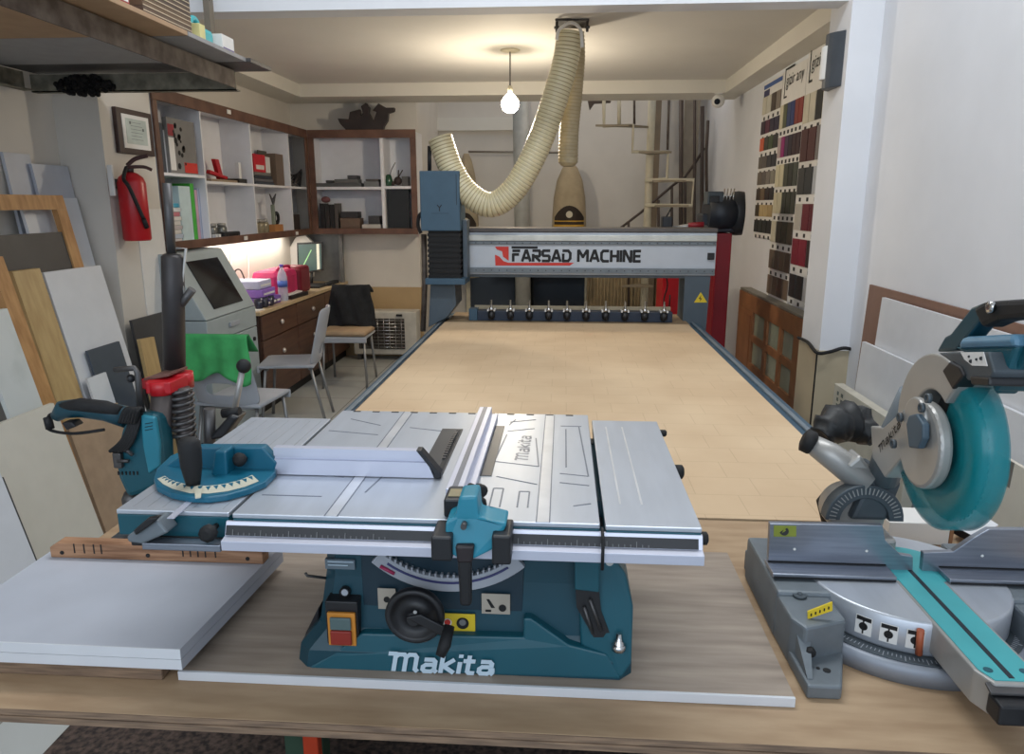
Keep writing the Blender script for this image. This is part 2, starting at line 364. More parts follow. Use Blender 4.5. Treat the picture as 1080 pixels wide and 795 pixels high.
# front skirt raised with logo
MB().prism([fr(322, 706, 1.058), fr(655, 716, 1.058), fr(640, 690, 1.064), fr(600, 680, 1.066), fr(560, 652, 1.074), fr(552, 652, 1.074), fr(552, 672, 1.070), fr(382, 668, 1.070), fr(350, 690, 1.062)], (0, .03, 0), .003).build('front_skirt', teal_m, ts)
ly = 1.056
a_ = fr(413, 706, ly); strokes('brand_lettering', 'makita', lightp_m, ts, a_, (1, 0, 0), (0, .02, 1), (fr(518, 706, ly) - a_).x, .029, .25, .18, .34)
a_ = fr(515, 706, ly); MB().box(a_.x, a_.x + .010, ly - .0215, ly - .0205, a_.z - .0035, a_.z + .0035).build('letter_bar', lightp_m, ts)
# switch
sw = MB().box(fr(344, 660, 1.07).x, fr(378, 660, 1.07).x, 1.05, 1.085, fr(0 + 350, 688, 1.07).z, fr(350, 634, 1.07).z, .002).build('switch_box', black_m, ts)
x0, x1, z0, z1 = fr(347, 680, 1.065).x, fr(376, 680, 1.065).x, fr(350, 680, 1.065).z, fr(350, 646, 1.065).z
MB().box(x0, x1, 1.044, 1.0495, z0, z1, .001).build('switch_surround', mat('orange_frame', L(214, 140, 50), .5), sw)
MB().box(x0 + .005, x1 - .006, 1.039, 1.0435, (z0 + z1) / 2 + .001, z1 - .006, .002).build('start_button', mat('grey_button', L(90, 110, 110), .5), sw)
MB().box(x0 + .005, x1 - .006, 1.038, 1.0435, z0 + .004, (z0 + z1) / 2, .002).build('stop_button', mat('stop_red', L(150, 46, 34), .5), sw)
mb_ = MB(); p = fr(364, 624, 1.09); mb_.lathe([(.009, -.004), (.009, .004), (.006, .006)], p, (0, -1, 0)); mb_.build('overload_button', black_m, ts)
mb_ = MB(); p = fr(364, 624, 1.083); mb_.lathe([(.0055, 0), (.0055, .003)], p, (0, -1, 0)); mb_.build('overload_cap', plast_m, ts)
mb_ = MB().box(fr(344, 592, 1.10).x, fr(375, 592, 1.10).x, 1.074, 1.082, fr(350, 598, 1.1).z, fr(350, 588, 1.1).z); mb_.build('rating_plate', mat('plate_grey', L(110, 124, 134), .5), ts)
for k in range(2):
    mb_ = MB(); xa, xb = fr(346, 592, 1.095).x, fr(373 - 6 * k, 592, 1.095).x; z = fr(350, 591.5 + 3.6 * k, 1.095).z; mb_.box(xa, xb, 1.0725, 1.0738, z - .0008, z + .0008); mb_.build('rating_text', lightp_m, ts)
# pictogram labels and yellow warning label
def plate(px0, py0, px1, py1, y, m, name='pictogram_label'):
    a, b2 = fr(px0, py1, y), fr(px1, py0, y); y -= .02; return MB().box(a.x, b2.x, y, y + .002, a.z, b2.z, .0005).build(name, m, ts)
picm = mat('tan_label', L(176, 166, 152), .5)
pl = plate(399, 621, 417, 642, 1.086, picm); pl2 = plate(508, 627, 538, 647, 1.086, picm); pl3 = plate(456, 648, 501, 669, 1.084, yellow_m, 'warning_label')
def disc(px, py, y, r, m, par, n='pictogram'):
    p = fr(px, py, y); mb = MB(); mb.lathe([(r, 0), (r, .0015)], p, (0, -1, 0), 16); return mb.build(n, m, par)
disc(530, 641, 1.0858, .006, blackp_m, pl2); disc(472, 656, 1.0838, .007, paper_m, pl3); disc(472, 656, 1.0822, .005, redp_m, pl3); disc(488, 657, 1.0838, .010, blackp_m, pl3); disc(488, 656, 1.0822, .0055, mat('mid_grey', L(120, 120, 120), .5), pl3)
MB().prism([fr(513, 632, 1.0853), fr(516, 632, 1.0853), fr(522, 641, 1.0853), fr(518, 641, 1.0853)], (0, .001, 0)).build('pictogram', blackp_m, pl2)
MB().box(fr(512, 644, 1.085).x, fr(518, 644, 1.085).x, 1.0648, 1.0658, fr(512, 645, 1.085).z, fr(512, 643, 1.085).z).build('pictogram', blackp_m, pl2)
disc(408, 632, 1.0858, .005, blackp_m, pl)
# bevel scale arc: toothed grey curved rail
c0 = fr(470, 510, 1.085); arcp = []
Rr = (c0 - fr(470, 617, 1.085)).length
for k in range(25):
    a = math.radians(-132 + 84 * k / 24 - 0); arcp.append(c0 + V((math.cos(a) * Rr, 0, math.sin(a) * Rr)))
tubeM = MB(); pts2 = []
inn = [c0 + (q - c0) * .93 for q in arcp]; out = [c0 + (q - c0) * 1.07 for q in arcp]
tubeM.prism(inn + out[::-1], (0, .012, 0), .002)
for q in inn[1:]:
    tubeM.box(q.x - .0016, q.x + .0016, q.y, q.y + .008, q.z, q.z + .006)
tubeM.build('bevel_scale', plast_m, ts)
in2 = [c0 + (q - c0) * .965 for q in arcp[2:-2]]; o2 = [c0 + (q - c0) * .985 for q in arcp[2:-2]]
MB().prism([V((q.x, 1.0635, q.z)) for q in in2 + o2[::-1]], (0, .002, 0)).build('scale_groove', mat('groove_blue', L(60, 62, 110), .5), ts)
MB().tube([fr(401, 597, 1.083), fr(416, 605, 1.083)], .003, 8).build('scale_pointer', mat('pink_mark', L(170, 50, 90), .5), ts)
MB().prism([V((q.x, 1.0785, q.z)) for q in [c0 + (q - c0) * .90 for q in arcp[1:-1]]] + [V((arcp[-2].x, 1.0785, 1.11)), V((arcp[1].x, 1.0785, 1.11))], (0, .004, 0)).build('slot_recess', blackp_m, ts)
# handwheel with crank
hw = MB(); p = fr(439, 645, 1.045)
hw.lathe([(.043, 0), (.046, .006), (.046, .014), (.043, .018), (.036, .016), (.034, .006), (.014, .008), (.012, .02), (.010, .024)], p, (0, -1, 0), 36)
hw.cyl(p, p + V((0, .05, 0)), .010)
hwo = hw.build('handwheel', black_m, ts)
cp = fr(462, 690, 1.02)
cr = MB(); cr.prism([p + V((-.012, -.022, .006)), p + V((.012, -.022, .012)), p + V((.05, -.022, -.008)), p + V((.045, -.022, -.024))], (0, -.006, 0), .002)
cr.build('crank_arm', black_m, hwo)
MB().tube([fr(474, 660, 1.0), fr(469, 680, .98), fr(464, 692, .972)], [.008, .0095, .007], 14).build('crank_grip', rubber_m, hwo)
disc(438, 645, 1.018, .003, chrome_m, hwo, 'wheel_bolt')
# lock lever hanging from the fence head
lv = MB(); lv.prism([fr(482, 590, .90), fr(497, 590, .90), fr(497, 640, .905), fr(485, 640, .905)], (0, .014, 0), .004)
lvo = lv.build('fence_lock_lever', black_m, ts)
# side knob left
MB().tube([fr(348, 610, 1.12), fr(324, 607, 1.1), fr(322, 604, 1.1)], .0025, 8).build('side_hook', steel_m, ts)
MB().prism([fr(336, 640, 1.12), fr(322, 668, 1.12), fr(318, 684, 1.12), fr(338, 680, 1.12)], (0, .04, 0), .003).build('side_lever', black_m, ts)

# --- table tops
def fr(px, py, y=FY): return AY(px, py, y)
def top(name, x0, x1, y0, y1, m=alu_m, skirt=True):
    o = MB().box(x0, x1, y0, y1, ZT - .007, ZT, .0015).build(name, m, ts)
    if skirt: MB().box(x0 + .001, x1 - .001, y0 - .0005, y1 - .002, ZT - (.038 if 'sliding' in name else .026), ZT - .0071, .001).build('skirt', teal_m, o)
    return o
tp = top('main_table', -.455, .055, .931, 1.462)
xt = top('right_extension', .062, .190, .927, 1.425)
sl = top('sliding_table', -.625, -.461, .934, 1.40)
# grooves and raised ribs in the main table
g = MB()
for x in (-.315, -.022):
    MB().box(x - .009, x + .009, .932, 1.460, ZT - .0005, ZT + .0003).build('mitre_slot', mat('slot_bright', L(222, 224, 228), .3, .5), tp)
g = MB()
for x in (-.324, -.306, -.031, -.013): g.box(x - .0008, x + .0008, .932, 1.460, ZT, ZT + .0006)
def gl(a, b_, w_=.0012):
    a = V((a[0], a[1], ZT)); b_ = V((b_[0], b_[1], ZT)); d = (b_ - a).normalized(); n_ = V((-d.y, d.x, 0)) * w_
    g.prism([a - n_, b_ - n_, b_ + n_, a + n_], (0, 0, .0005))
for (a, b_) in [((-.44, 1.10), (-.34, 1.08)), ((-.44, 1.32), (-.34, 1.30)), ((-.42, 1.40), (-.35, 1.36)), ((-.29, 1.35), (-.22, 1.33)), ((-.29, 1.02), (-.27, 1.16)), ((-.44, 1.0), (-.35, 1.0)),
                ((-.11, 1.17), (-.035, 1.15)), ((-.035, 1.15), (-.045, 1.30)), ((-.11, 1.17), (-.10, 1.32)), ((-.10, 1.34), (-.05, 1.36)), ((-.10, 1.10), (-.035, 1.07)), ((-.10, .98), (-.10, 1.05)), ((-.10, 1.05), (-.085, 1.05)), ((-.085, .98), (-.085, 1.05)), ((-.06, .98), (-.06, 1.04)), ((-.045, .98), (-.045, 1.04)), ((-.06, 1.04), (-.045, 1.04)), ((-.10, 1.40), (-.05, 1.42)), ((-.10, 1.38), (-.09, 1.42)),
                ((0, 1.08), (.045, 1.07)), ((0, 1.12), (.045, 1.11)), ((.045, 1.11), (.035, 1.38)), ((.01, 1.15), (.01, 1.36)), ((0, 1.38), (.04, 1.38)), ((.02, .99), (.045, 1.0))]: gl(a, b_)
g.build('rib_line', mat('rib_shadow', L(120, 126, 138), .45, .4), tp)
strokes('table_lettering', 'makita', mat('cast_letter', L(120, 126, 138), .4, .4), tp, (-.055, 1.18, ZT), (0, 1, 0), (-1, 0, 0), .13, .020, .2, .2, .34)
g = MB()
for x in (.087, .118): g.box(x - .0015, x + .0015, 1.0, 1.38, ZT, ZT + .0006)
g.build('bright_line', mat('edge_bright', L(226, 228, 230), .3, .5), xt)
g = MB()
for k in range(7):
    x = -.607 + k * .022; g.box(x, x + .0009, .945, 1.38, ZT, ZT + .0003)
g.build('fine_line', mat('line_grey', L(172, 174, 180), .4, .5), sl)
# black notches along the rear lip
g = MB()
for k in range(12): g.box(-.43 + k * .04, -.415 + k * .04, 1.452, 1.458, ZT, ZT + .0006)
g.build('rear_notch', blackp_m, tp)
# blade inserts
ins = MB().box(-.226, -.186, 1.10, 1.345, ZT, ZT + .0012, .0004).build('blade_insert', mat('insert_dark', L(62, 64, 68), .4, .3), ts)
MB().box(-.197, -.189, 1.12, 1.335, ZT + .001, ZT + .002).build('blade_slot', blackp_m, ins)
g = MB()
for k in range(14): g.box(-.1985, -.192, 1.17 + k * .011, 1.176 + k * .011, ZT + .002, ZT + .004 + .003 * math.sin(k * .24))
g.build('riving_teeth', steel_m, ins)
MB().box(-.140, -.108, 1.10, 1.37, ZT, ZT + .0012, .0004).build('side_insert', mat('insert_dark', L(62, 64, 68), .4, .3), ts)
# rip fence
rf = MB()
prof = [(-.163, 0), (-.126, 0), (-.126, .008), (-.138, .008), (-.138, .022), (-.163, .022)]
rf.prism([V((x, .985, ZT + .0015 + z)) for x, z in prof], (0, .44, 0), .001)
rfo = rf.build('rip_fence', alul_m, ts)
MB().box(-.1545, -.1465, .987, 1.422, ZT + .0236, ZT + .0242).build('fence_groove', mat('groove_grey', L(120, 122, 132), .4, .3), rfo)
MB().prism([fr(475, 512, .985), fr(489, 512, .985), fr(489, 546, .985), fr(475, 546, .985)], (0, -.006, 0), .002).build('fence_end_cap', black_m, rfo)
# fence head (teal) with indicator and knobs
fh = MB()
fh.prism([fr(484, 524, 0.902), fr(503, 523, 0.902), fr(505, 545, 0.897), fr(515, 548, 0.892), fr(535, 552, 0.892), fr(524, 578, 0.887), fr(500, 590, 0.882), fr(480, 588, 0.882), fr(468, 578, 0.887), fr(470, 550, 0.892), fr(480, 545, 0.897)], (0, .045, 0), .004)
fho = fh.build('fence_head', mat('head_turquoise', L(34, 134, 158), .38, noise=.06), ts)
MB().box(fr(445, 0, 0.912).x, fr(470, 0, 0.912).x, .875, .93, fr(450, 578, 0.912).z, fr(450, 553, 0.912).z, .003).build('head_clamp', black_m, fho)
MB().box(fr(518, 0, 0.912).x, fr(541, 0, 0.912).x, .875, .93, fr(520, 582, 0.912).z, fr(520, 552, 0.912).z, .003).build('head_clamp', black_m, fho)
MB().prism([fr(480, 576, 0.877), fr(500, 576, 0.877), fr(498, 594, 0.877), fr(482, 594, 0.877)], (0, .012, 0), .003).build('lever_hinge', mat('brown_black', L(40, 32, 34), .5), fho)
MB().box(-.158, -.128, .935, .985, ZT + .001, ZT + .028, .003).build('indicator_housing', black_m, fho)
MB().box(-.153, -.133, .945, .972, ZT + .0282, ZT + .029).build('indicator_window', mat('window_tan', L(150, 140, 108), .2), fho)
for a, r in (((-.118, .955, ZT + .016), .012), ((-.116, .975, ZT + .028), .009)):
    k_ = MB(); k_.lathe([(.005, -.02), (.005, 0), (r, .001), (r, .014), (r * .7, .017)], a, (.6, -.75, .1), 10); k_.build('clamp_knob', rubber_m, fho)
MB().lathe([(.004, 0), (.004, .012)], fr(490, 552, 0.890), (0, -1, 0), 10).build('head_screw', steel_m, fho)
# front rail
rl = MB()
z1_ = AY(240, 556, .895).z
rx0, rx1 = -.462, .183
ry, rz = .033, .0165
def rp(y, z): return V((rx0, y + ry, z + rz))
rail = MB().prism([rp(.872, 1.070), rp(.897, 1.070), rp(.897, 1.104), rp(.893, 1.104), rp(.891, 1.100), rp(.885, 1.086), rp(.872, 1.084)], (rx1 - rx0 + .008, 0, 0), .0006).build('front_rail', alul_m, ts)
def rq(x, y, z): return V((x, y + ry, z + rz))
MB().prism([rq(rx0 + .002, .8855, 1.0868), rq(rx0 + .002, .8905, 1.0995), rq(rx0 + .002, .8885, 1.1002), rq(rx0 + .002, .8835, 1.0875)], (rx1 - rx0, 0, 0)).build('scale_strip', black_m, rail)
g = MB()
n_ = 78
for k in range(n_):
    x = rx0 + .012 + k * .0079
    if -.235 < x < -.125 or x > .12: continue
    h = .6 if k % 5 == 0 else .3
    a = rq(x, .8829, 1.0880); d = V((0, .0050, .0120))
    g.prism([a, a + V((.0008, 0, 0)), a + V((.0008, 0, 0)) + d * h, a + d * h], (0, -.0006, .0003))
g.build('scale_mark', mat('mark_grey', L(130, 130, 130), .5), rail)
MB().box(-.575, -.4635, .905, .925, 1.084, 1.094, .001).build('left_rail', alud_m, ts)
MB().prism([fr(133, 566, .90), fr(153, 552, .90), fr(165, 548, .90), fr(177, 562, .90), fr(150, 574, .90), fr(135, 572, .90)], (0, .03, 0), .003).build('rail_clamp', castg_m, ts)
MB().prism([fr(140, 560, .893), fr(155, 547, .893), fr(168, 545, .893), fr(160, 553, .893), fr(143, 565, .893)], (0, .01, 0), .002).build('clamp_grip', black_m, ts)
k_ = MB(); k_.lathe([(.004, -.02), (.004, 0), (.012, .002), (.012, .012), (.006, .015)], fr(222, 560, .915), (0, -1, 0), 8); k_.build('lock_knob', rubber_m, ts)
MB().box(-.61, -.463, .935, 1.38, 1.074, 1.0915, .002).build('table_slide', black_m, ts)
MB().box(-.60, .17, 1.05, 1.09, 1.072, 1.0735, .002).box(-.44, .17, 1.36, 1.39, 1.085, 1.1036, .002).build('cross_rail', black_m, ts)
for yy in (1.03, 1.22, 1.41):
    pass
for (px, py, y) in ((745, 558, .935), ):
    k_ = MB(); k_.lathe([(.006, 0), (.009, .002), (.009, .012), (.006, .014)], (.186, y, 1.112), (1, 0, 0), 12); k_.build('rail_end_knob', rubber_m, ts)
for (y, r) in ((1.19, .012), (1.405, .007)):
    k_ = MB(); k_.lathe([(r * .7, 0), (r, .002), (r, .014), (r * .6, .017)], (.1905, y, 1.112), (1, 0, 0), 12); k_.build('extension_knob', rubber_m, ts)
MB().tube([(.058, .928, 1.125), (.058, .902, 1.118), (.058, .902, 1.078)], .0022, 6).build('strap', rubber_m, ts)

# --- mitre gauge (lifts off the table)
mg = thing('mitre_gauge', 'teal mitre gauge with cream scale and long aluminium fence on the saw table', 'mitre gauge', (-.53, 1.08, ZT))
zg = ZT + .0008; zt2 = ZT + .0108
def gp2(pp, z): return [AZ(x, y, z) for x, y in pp]
MB().prism(gp2([(162, 504), (165, 512), (180, 519.5), (200, 523.5), (220, 524), (240, 521.5), (262, 515.5), (280, 508), (291, 497), (292, 484), (283, 470), (205, 470), (180, 480), (165, 494)], zt2), (0, 0, -.010), .002).build('gauge_plate', tealh_m, mg)
oa = [(166, 505), (172, 510.5), (182, 515.5), (200, 520), (220, 520.5), (240, 518), (258, 513.5), (273, 507.5)]
ia = [(174, 502), (179, 505.5), (187, 508.5), (202, 512), (220, 512.5), (237, 510.5), (253, 506.5), (266, 501)]
MB().prism(gp2(oa + ia[::-1], zt2 + .0003), (0, 0, .0005)).build('degree_scale', mat('cream_scale', L(206, 202, 182), .5), mg)
for i_ in range(len(oa) * 2 - 1):
    def at_(l, t): k = min(int(t), len(l) - 2); f = t - k; return (l[k][0] + (l[k + 1][0] - l[k][0]) * f, l[k][1] + (l[k + 1][1] - l[k][1]) * f)
    t_ = i_ * (len(oa) - 1) / (len(oa) * 2 - 1) + .25
    p_, q_ = AZ(*at_(oa, t_), zt2 + .0009), AZ(*at_(ia, t_), zt2 + .0009)
    d_ = (p_ - q_); n_ = V((-d_.y, d_.x, 0)).normalized() * .0016
    MB().prism([q_ + d_ * .05 - n_ * 2.2, q_ + d_ * .05 + n_ * 2.2, q_ + d_ * .55], (0, 0, .0003)).build('scale_mark', tealh_m, mg)
MB().prism([AY(167, 505, 1.08), AY(174, 492, 1.08), AY(192, 479, 1.08), AY(207, 471.5, 1.08), AY(277, 471.5, 1.08), AY(292, 488, 1.08), AY(288, 500, 1.08), AY(240, 497, 1.08)], (0, .02, 0), .003).build('back_wall', tealh_m, mg)
MB().prism([AY(222, 503, 1.05), AY(240, 503, 1.05), AY(238, 476, 1.05), AY(226, 476, 1.05)], (0, .03, 0), .003).build('web', tealh_m, mg)
hb0 = AZ(204, 511, zt2)
MB().lathe([(.010, 0), (.012, .01), (.0155, .03), (.0165, .055), (.0155, .066), (.012, .072), (.004, .074)], hb0, seg=20).build('grip_handle', rubber_m, mg)
k_ = MB(); k_.lathe([(.005, -.012), (.005, 0), (.010, .002), (.0115, .008), (.008, .013), (.004, .015)], AY(255, 484, 1.072), (-.1, -1, .2), 14); k_.build('clamp_knob', rubber_m, mg)
MB().prism(gp2([(176, 547), (184, 547), (206, 527), (200, 526)], ZT + .0008), (0, 0, .0012)).build('guide_bar', alul_m, mg)
MB().prism(gp2([(205, 516), (213, 516), (212, 525), (206, 526)], zt2 + .0012), (0, 0, .0015)).build('scale_pointer', mat('cream_scale', (1, 1, 1)), mg)
# long fence extrusion
a = V((-.452, 1.082, 0)); b_ = V((-.197, 1.082, 0))
def fe(t, dy, z): q = a + (b_ - a) * t; return V((q.x, q.y + dy, ZT + .0015 + z))
fm_ = MB(); prof = [(0, 0), (.014, 0), (.014, .044), (0, .044), (0, .031), (.004, .030), (.004, .026), (0, .025)]
fm_.hexa([fe(0, y, z) for y, z in prof], [fe(.90 + (.10 if z < .01 else .10 * (1 - (z - .01) / .04)), y, z) for y, z in prof]); mfo = fm_.build('fence_extrusion', alul_m, mg)
MB().prism([fe(1.0, -.0025, 0), fe(1.0, -.0025, .010), fe(.895, -.0025, .0455), fe(.925, -.0025, .0455), fe(1.045, -.0025, .008), fe(1.045, -.0025, 0)], (0, .02, 0), .001).build('fence_end', black_m, mfo)

# ================================================================= MITRE SAW
ms = thing('mitre_saw', 'silver and teal mitre saw with see-through guard at the right of the bench', 'mitre saw', (.625, 1.25, .80))
ZM = .895; CX, CY = .625, 1.275
def X6(px, py, x=.6): return AX(px, py, x)
for s_, nm in ((-1, 0), (1, 1)):
    mx = lambda x: CX + s_ * (CX - x)
    f = MB()
    f.prism([V((mx(.382), 1.245, .8005)), V((mx(.47), 1.245, .8005)), V((mx(.475), 1.13, .8005)), V((mx(.40), 1.10, .8005)), V((mx(.385), 1.13, .8005))], (0, 0, .083), .005)
    f.box(mx(.382), mx(.49), 1.2, 1.42, .8005, .892, .006)
    f.prism([V((mx(.388), 1.035, .8005)), V((mx(.440), 1.035, .8005)), V((mx(.475), 1.13, .8005)), V((mx(.385), 1.13, .8005))], (0, 0, .024), .004)
    f.hexa([V((mx(.392), 1.125, .815)), V((mx(.415), 1.125, .815)), V((mx(.415), 1.125, .868)), V((mx(.392), 1.125, .868))], [V((mx(.392), 1.05, .815)), V((mx(.40), 1.05, .815)), V((mx(.40), 1.05, .826)), V((mx(.392), 1.05, .826))])
    fo = f.build('base_foot', castg_m, ms)
    h = MB(); h.lathe([(.006, 0), (.006, .0012)], (mx(.43), 1.075, .8245)); h.lathe([(.003, 0), (.003, .0012)], (mx(.418), 1.08, .8245)); h.build('bolt_hole', blackp_m, fo)
    k_ = MB(); k_.lathe([(.004, -.01), (.007, 0), (.0085, .002), (.0085, .009), (.005, .011)], (mx(.408), 1.098, .845), (0, -1, 0), 10); k_.build('knob', rubber_m, fo)
    if s_ < 0:
        MB().prism([AY(852, 645, 1.1285) , AY(878, 635, 1.1285), AY(878, 644, 1.1285), AY(852, 653, 1.1285)], (0, .003, 0)).build('warning_label', yellow_m, fo)
        g = MB()
        for kk in range(5): p = AY(855 + kk * 4.6, 648 - kk * 1.8, 1.128); g.box(p.x, p.x + .002, 1.1275, 1.1285, p.z - .003, p.z + .002)
        g.build('label_mark', blackp_m, fo)
    MB().box(mx(.39), mx(.415), 1.25, 1.46, .8005, .845, .004).build('side_wing', castg_m, ms)
f = MB(); f.lathe([(.205, 0), (.205, .028), (.198, .032)], (CX, CY, .8005), seg=64); f.build('base_ring', mat('cast_pale', L(150, 156, 166), .5, .3, noise=.05), ms)
f = MB(); f.lathe([(.194, 0), (.194, .002)], (CX, CY, .8326), seg=64); so = f.build('mitre_scale', castd_m, ms)
g = MB()
for k in range(61):
    a = math.radians(210 + 120 * k / 60); r0, r1 = .178, (.192 if k % 5 == 0 else .186)
    u = V((math.cos(a), math.sin(a), 0)); n = V((-u.y, u.x, 0)) * .0006
    c = V((CX, CY, .8347)); g.prism([c + u * r0 - n, c + u * r1 - n, c + u * r1 + n, c + u * r0 + n], (0, 0, .0004))
g.build('scale_mark', plast_m, so)
f = MB(); f.lathe([(.168, 0), (.170, .004), (.170, .056), (.166, .060)], (CX, CY, .835), seg=72); tt = f.build('turntable', alu_m, ms)
for a0 in (228, 241, 254):
    u0 = math.radians(a0 - 4.5); u1 = math.radians(a0 + 4.5)
    def cp_(a, z, r=.1706): return V((CX + r * math.cos(a), CY + r * math.sin(a), z))
    q = [cp_(u0, .847), cp_((u0 + u1) / 2, .847), cp_(u1, .847), cp_(u1, .880), cp_((u0 + u1) / 2, .880), cp_(u0, .880)]
    lab = MB(); lab.hexa(q, [V((CX + (p.x - CX) * 1.004, CY + (p.y - CY) * 1.004, p.z)) for p in q]); lo = lab.build('pictogram_label', paper_m, tt)
    uu = (u0 + u1) / 2; c = cp_(uu, .868, .1716)
    pm = MB(); pm.hexa([cp_(u0 + .01, .872, .1713), cp_(u1 - .01, .872, .1713), cp_(u1 - .01, .879, .1713), cp_(u0 + .01, .879, .1713)], [cp_(u0 + .01, .872, .1719), cp_(u1 - .01, .872, .1719), cp_(u1 - .01, .879, .1719), cp_(u0 + .01, .879, .1719)])
    pm.cyl(cp_(uu, .862, .1712), cp_(uu, .862, .1720), .007, seg=12); pm.box(c.x - .001, c.x + .001, c.y - .0006, c.y + .002, .849, .872)
    pm.build('pictogram', blackp_m, lo)
MB().cyl(AY(969, 690, 1.105), AY(971, 664, 1.105), .0055, seg=12).build('lock_pin', mat('copper_orange', L(176, 92, 60), .5), ms)
MB().lathe([(.012, 0), (.012, .004)], (.42, 1.20, .8845), seg=20).lathe([(.004, 0), (.004, .006)], (.42, 1.20, .885), seg=10).build('fence_bolt', castd_m, ms)
# arm
az = ZM + .001
arm = MB().prism([V((.600, 1.30, az)), V((.600, .985, az)), V((.612, .955, az)), V((.668, .955, az)), V((.688, .985, az)), V((.688, 1.30, az))], (0, 0, -.052), .003).build('turn_arm', silver_m, ms)
kerf = MB().prism([V((.606, 1.30, az)), V((.606, .987, az)), V((.616, .962, az)), V((.666, .962, az)), V((.682, .987, az)), V((.682, 1.30, az))], (0, 0, .0012)).build('kerf_board', tealarm_m, arm)
MB().box(.638, .646, .967, 1.30, az + .0012, az + .0016).build('kerf_slot', mat('slot_navy', L(10, 30, 44), .5), kerf)
g = MB()
for x in (.619, .669): MB().lathe([(.0065, 0), (.0065, .0004)], (x, .985, az + .0014), seg=16).build('screw_recess', mat('slot_teal', L(20, 90, 104), .5), kerf)
MB().box(.606, .682, .925, .958, .85, .882, .004).build('arm_nose', black_m, arm)
MB().tube([(.655, .94, .862), (.668, .905, .848), (.685, .875, .832)], [.014, .015, .016], 16).build('arm_handle', rubber_m, arm)
MB().prism([V((.603, .962, .894)), V((.69, .962, .894)), V((.69, .945, .888)), V((.603, .945, .888))], (0, 0, -.004), .001).build('nose_plate', steel_m, arm)
f = MB(); f.lathe([(.075, 0), (.075, .0008)], (CX + .02, 1.31, ZM + .0004), seg=48); f.build('turntable_centre', tealarm_m, ms)
# fences
def fy(pts_, y, t, m, n, par=ms): return MB().prism([AY(*p, y) for p in pts_], (0, t, 0), .0012).build(n, m, par)
fl = fy([(812, 552), (931, 554), (934, 570), (950, 585), (963, 587), (963, 603), (810, 598)], 1.285, .012, alud_m, 'left_fence')
frr = fy([(974, 583), (1005, 582), (1027, 567), (1043, 558), (1130, 559), (1130, 613), (972, 604)], 1.285, .012, alud_m, 'right_fence')
MB().box(.384, .60, 1.24, 1.297, ZM + .0018, ZM + .010, .0015).build('fence_base', alud_m, ms)
MB().box(.69, .87, 1.24, 1.297, ZM + .0018, ZM + .010, .0015).build('fence_base', alud_m, ms)
for xa_, xb_ in ((.386, .598), (.692, .868)):
    MB().box(xa_, xb_, 1.2385, 1.2398, ZM + .0015, ZM + .0045).build('fence_shadow_gap', blackp_m, ms); MB().box(xa_, xb_, 1.2835, 1.2848, ZM + .0102, ZM + .0125).build('fence_joint', blackp_m, ms)
fy([(816, 554), (840, 554.5), (840, 566), (816, 566)], 1.2846, .001, mat('olive_label', L(150, 160, 60), .5), 'warning_label', fl)
g = MB(); g.cyl(AY(827, 560, 1.2835), AY(827, 560, 1.2848), .008, seg=20); g.build('label_ring', blackp_m, fl)
g = MB(); g.prism([AY(824, 563, 1.283), AY(830, 563, 1.283), AY(828, 557, 1.283)], (0, .001, 0)); g.build('label_ring', mat('olive_label', (1, 1, 1)), fl)
for (px, py, par) in ((838, 579, fl), (914, 581, fl), (1036, 586, frr)):
    g = MB(); g.cyl(AY(px, py, 1.284), AY(px, py, 1.286), .0025, seg=10); g.build('fence_screw', paper_m, par)
# pivot behind fence
f = MB(); f.cyl((.588, 1.40, .945), (.588, 1.48, .945), .050, seg=32); f.box(.555, .64, 1.34, 1.46, .892, .93, .006)
f.build('pivot_housing', silver_m, ms)
half = [V((.590 + .074 * math.cos(math.radians(a)), 1.375, .952 + .074 * math.sin(math.radians(a)))) for a in range(0, 181, 10)]
inn = [V((.590 + .046 * math.cos(math.radians(a)), 1.375, .952 + .046 * math.sin(math.radians(a)))) for a in range(180, -1, -10)]
bs = MB().prism(half + inn, (0, .03, 0), .002).build('bevel_scale', castd_m, ms)
g = MB()
for a in range(10, 180, 7):
    u = V((math.cos(math.radians(a)), 0, math.sin(math.radians(a)))); n = V((-u.z, 0, u.x)) * .0010; c = V((.590, 1.3735, .952))
    g.prism([c + u * .055 - n, c + u * .068 - n, c + u * .068 + n, c + u * .055 + n], (0, .001, 0))
g.build('scale_mark', silver_m, bs)
MB().tube([(.50, 1.44, 1.085), (.535, 1.43, 1.065), (.60, 1.40, 1.02)], [.020, .026, .030], 20).build('pivot_tube', silver_m, ms)
MB().lathe([(.02, 0), (.024, .004), (.024, .02), (.014, .024)], (.503, 1.44, 1.085), (-.85, .2, .35), 14).build('pivot_knob', rubber_m, ms)
MB().prism([AY(893, 492, 1.39), AY(908, 480, 1.39), AY(922, 500, 1.39), AY(925, 512, 1.39), AY(920, 518, 1.39)], (0, .05, 0), .006).build('pivot_cover', silver_m, ms)
MB().prism([V((.565, 1.38, .95)), V((.635, 1.38, .95)), V((.655, 1.38, 1.03)), V((.60, 1.38, 1.06))], (0, .07, 0), .008).build('pivot_yoke', castd_m, ms)
MB().tube([AY(872, 548, 1.5), AY(867, 528, 1.5), AY(872, 521, 1.5)], [.012, .012, .009], 12).tube([AY(873, 545, 1.5), (.58, 1.47, .93)], .006, 8).build('bevel_lever', black_m, ms)
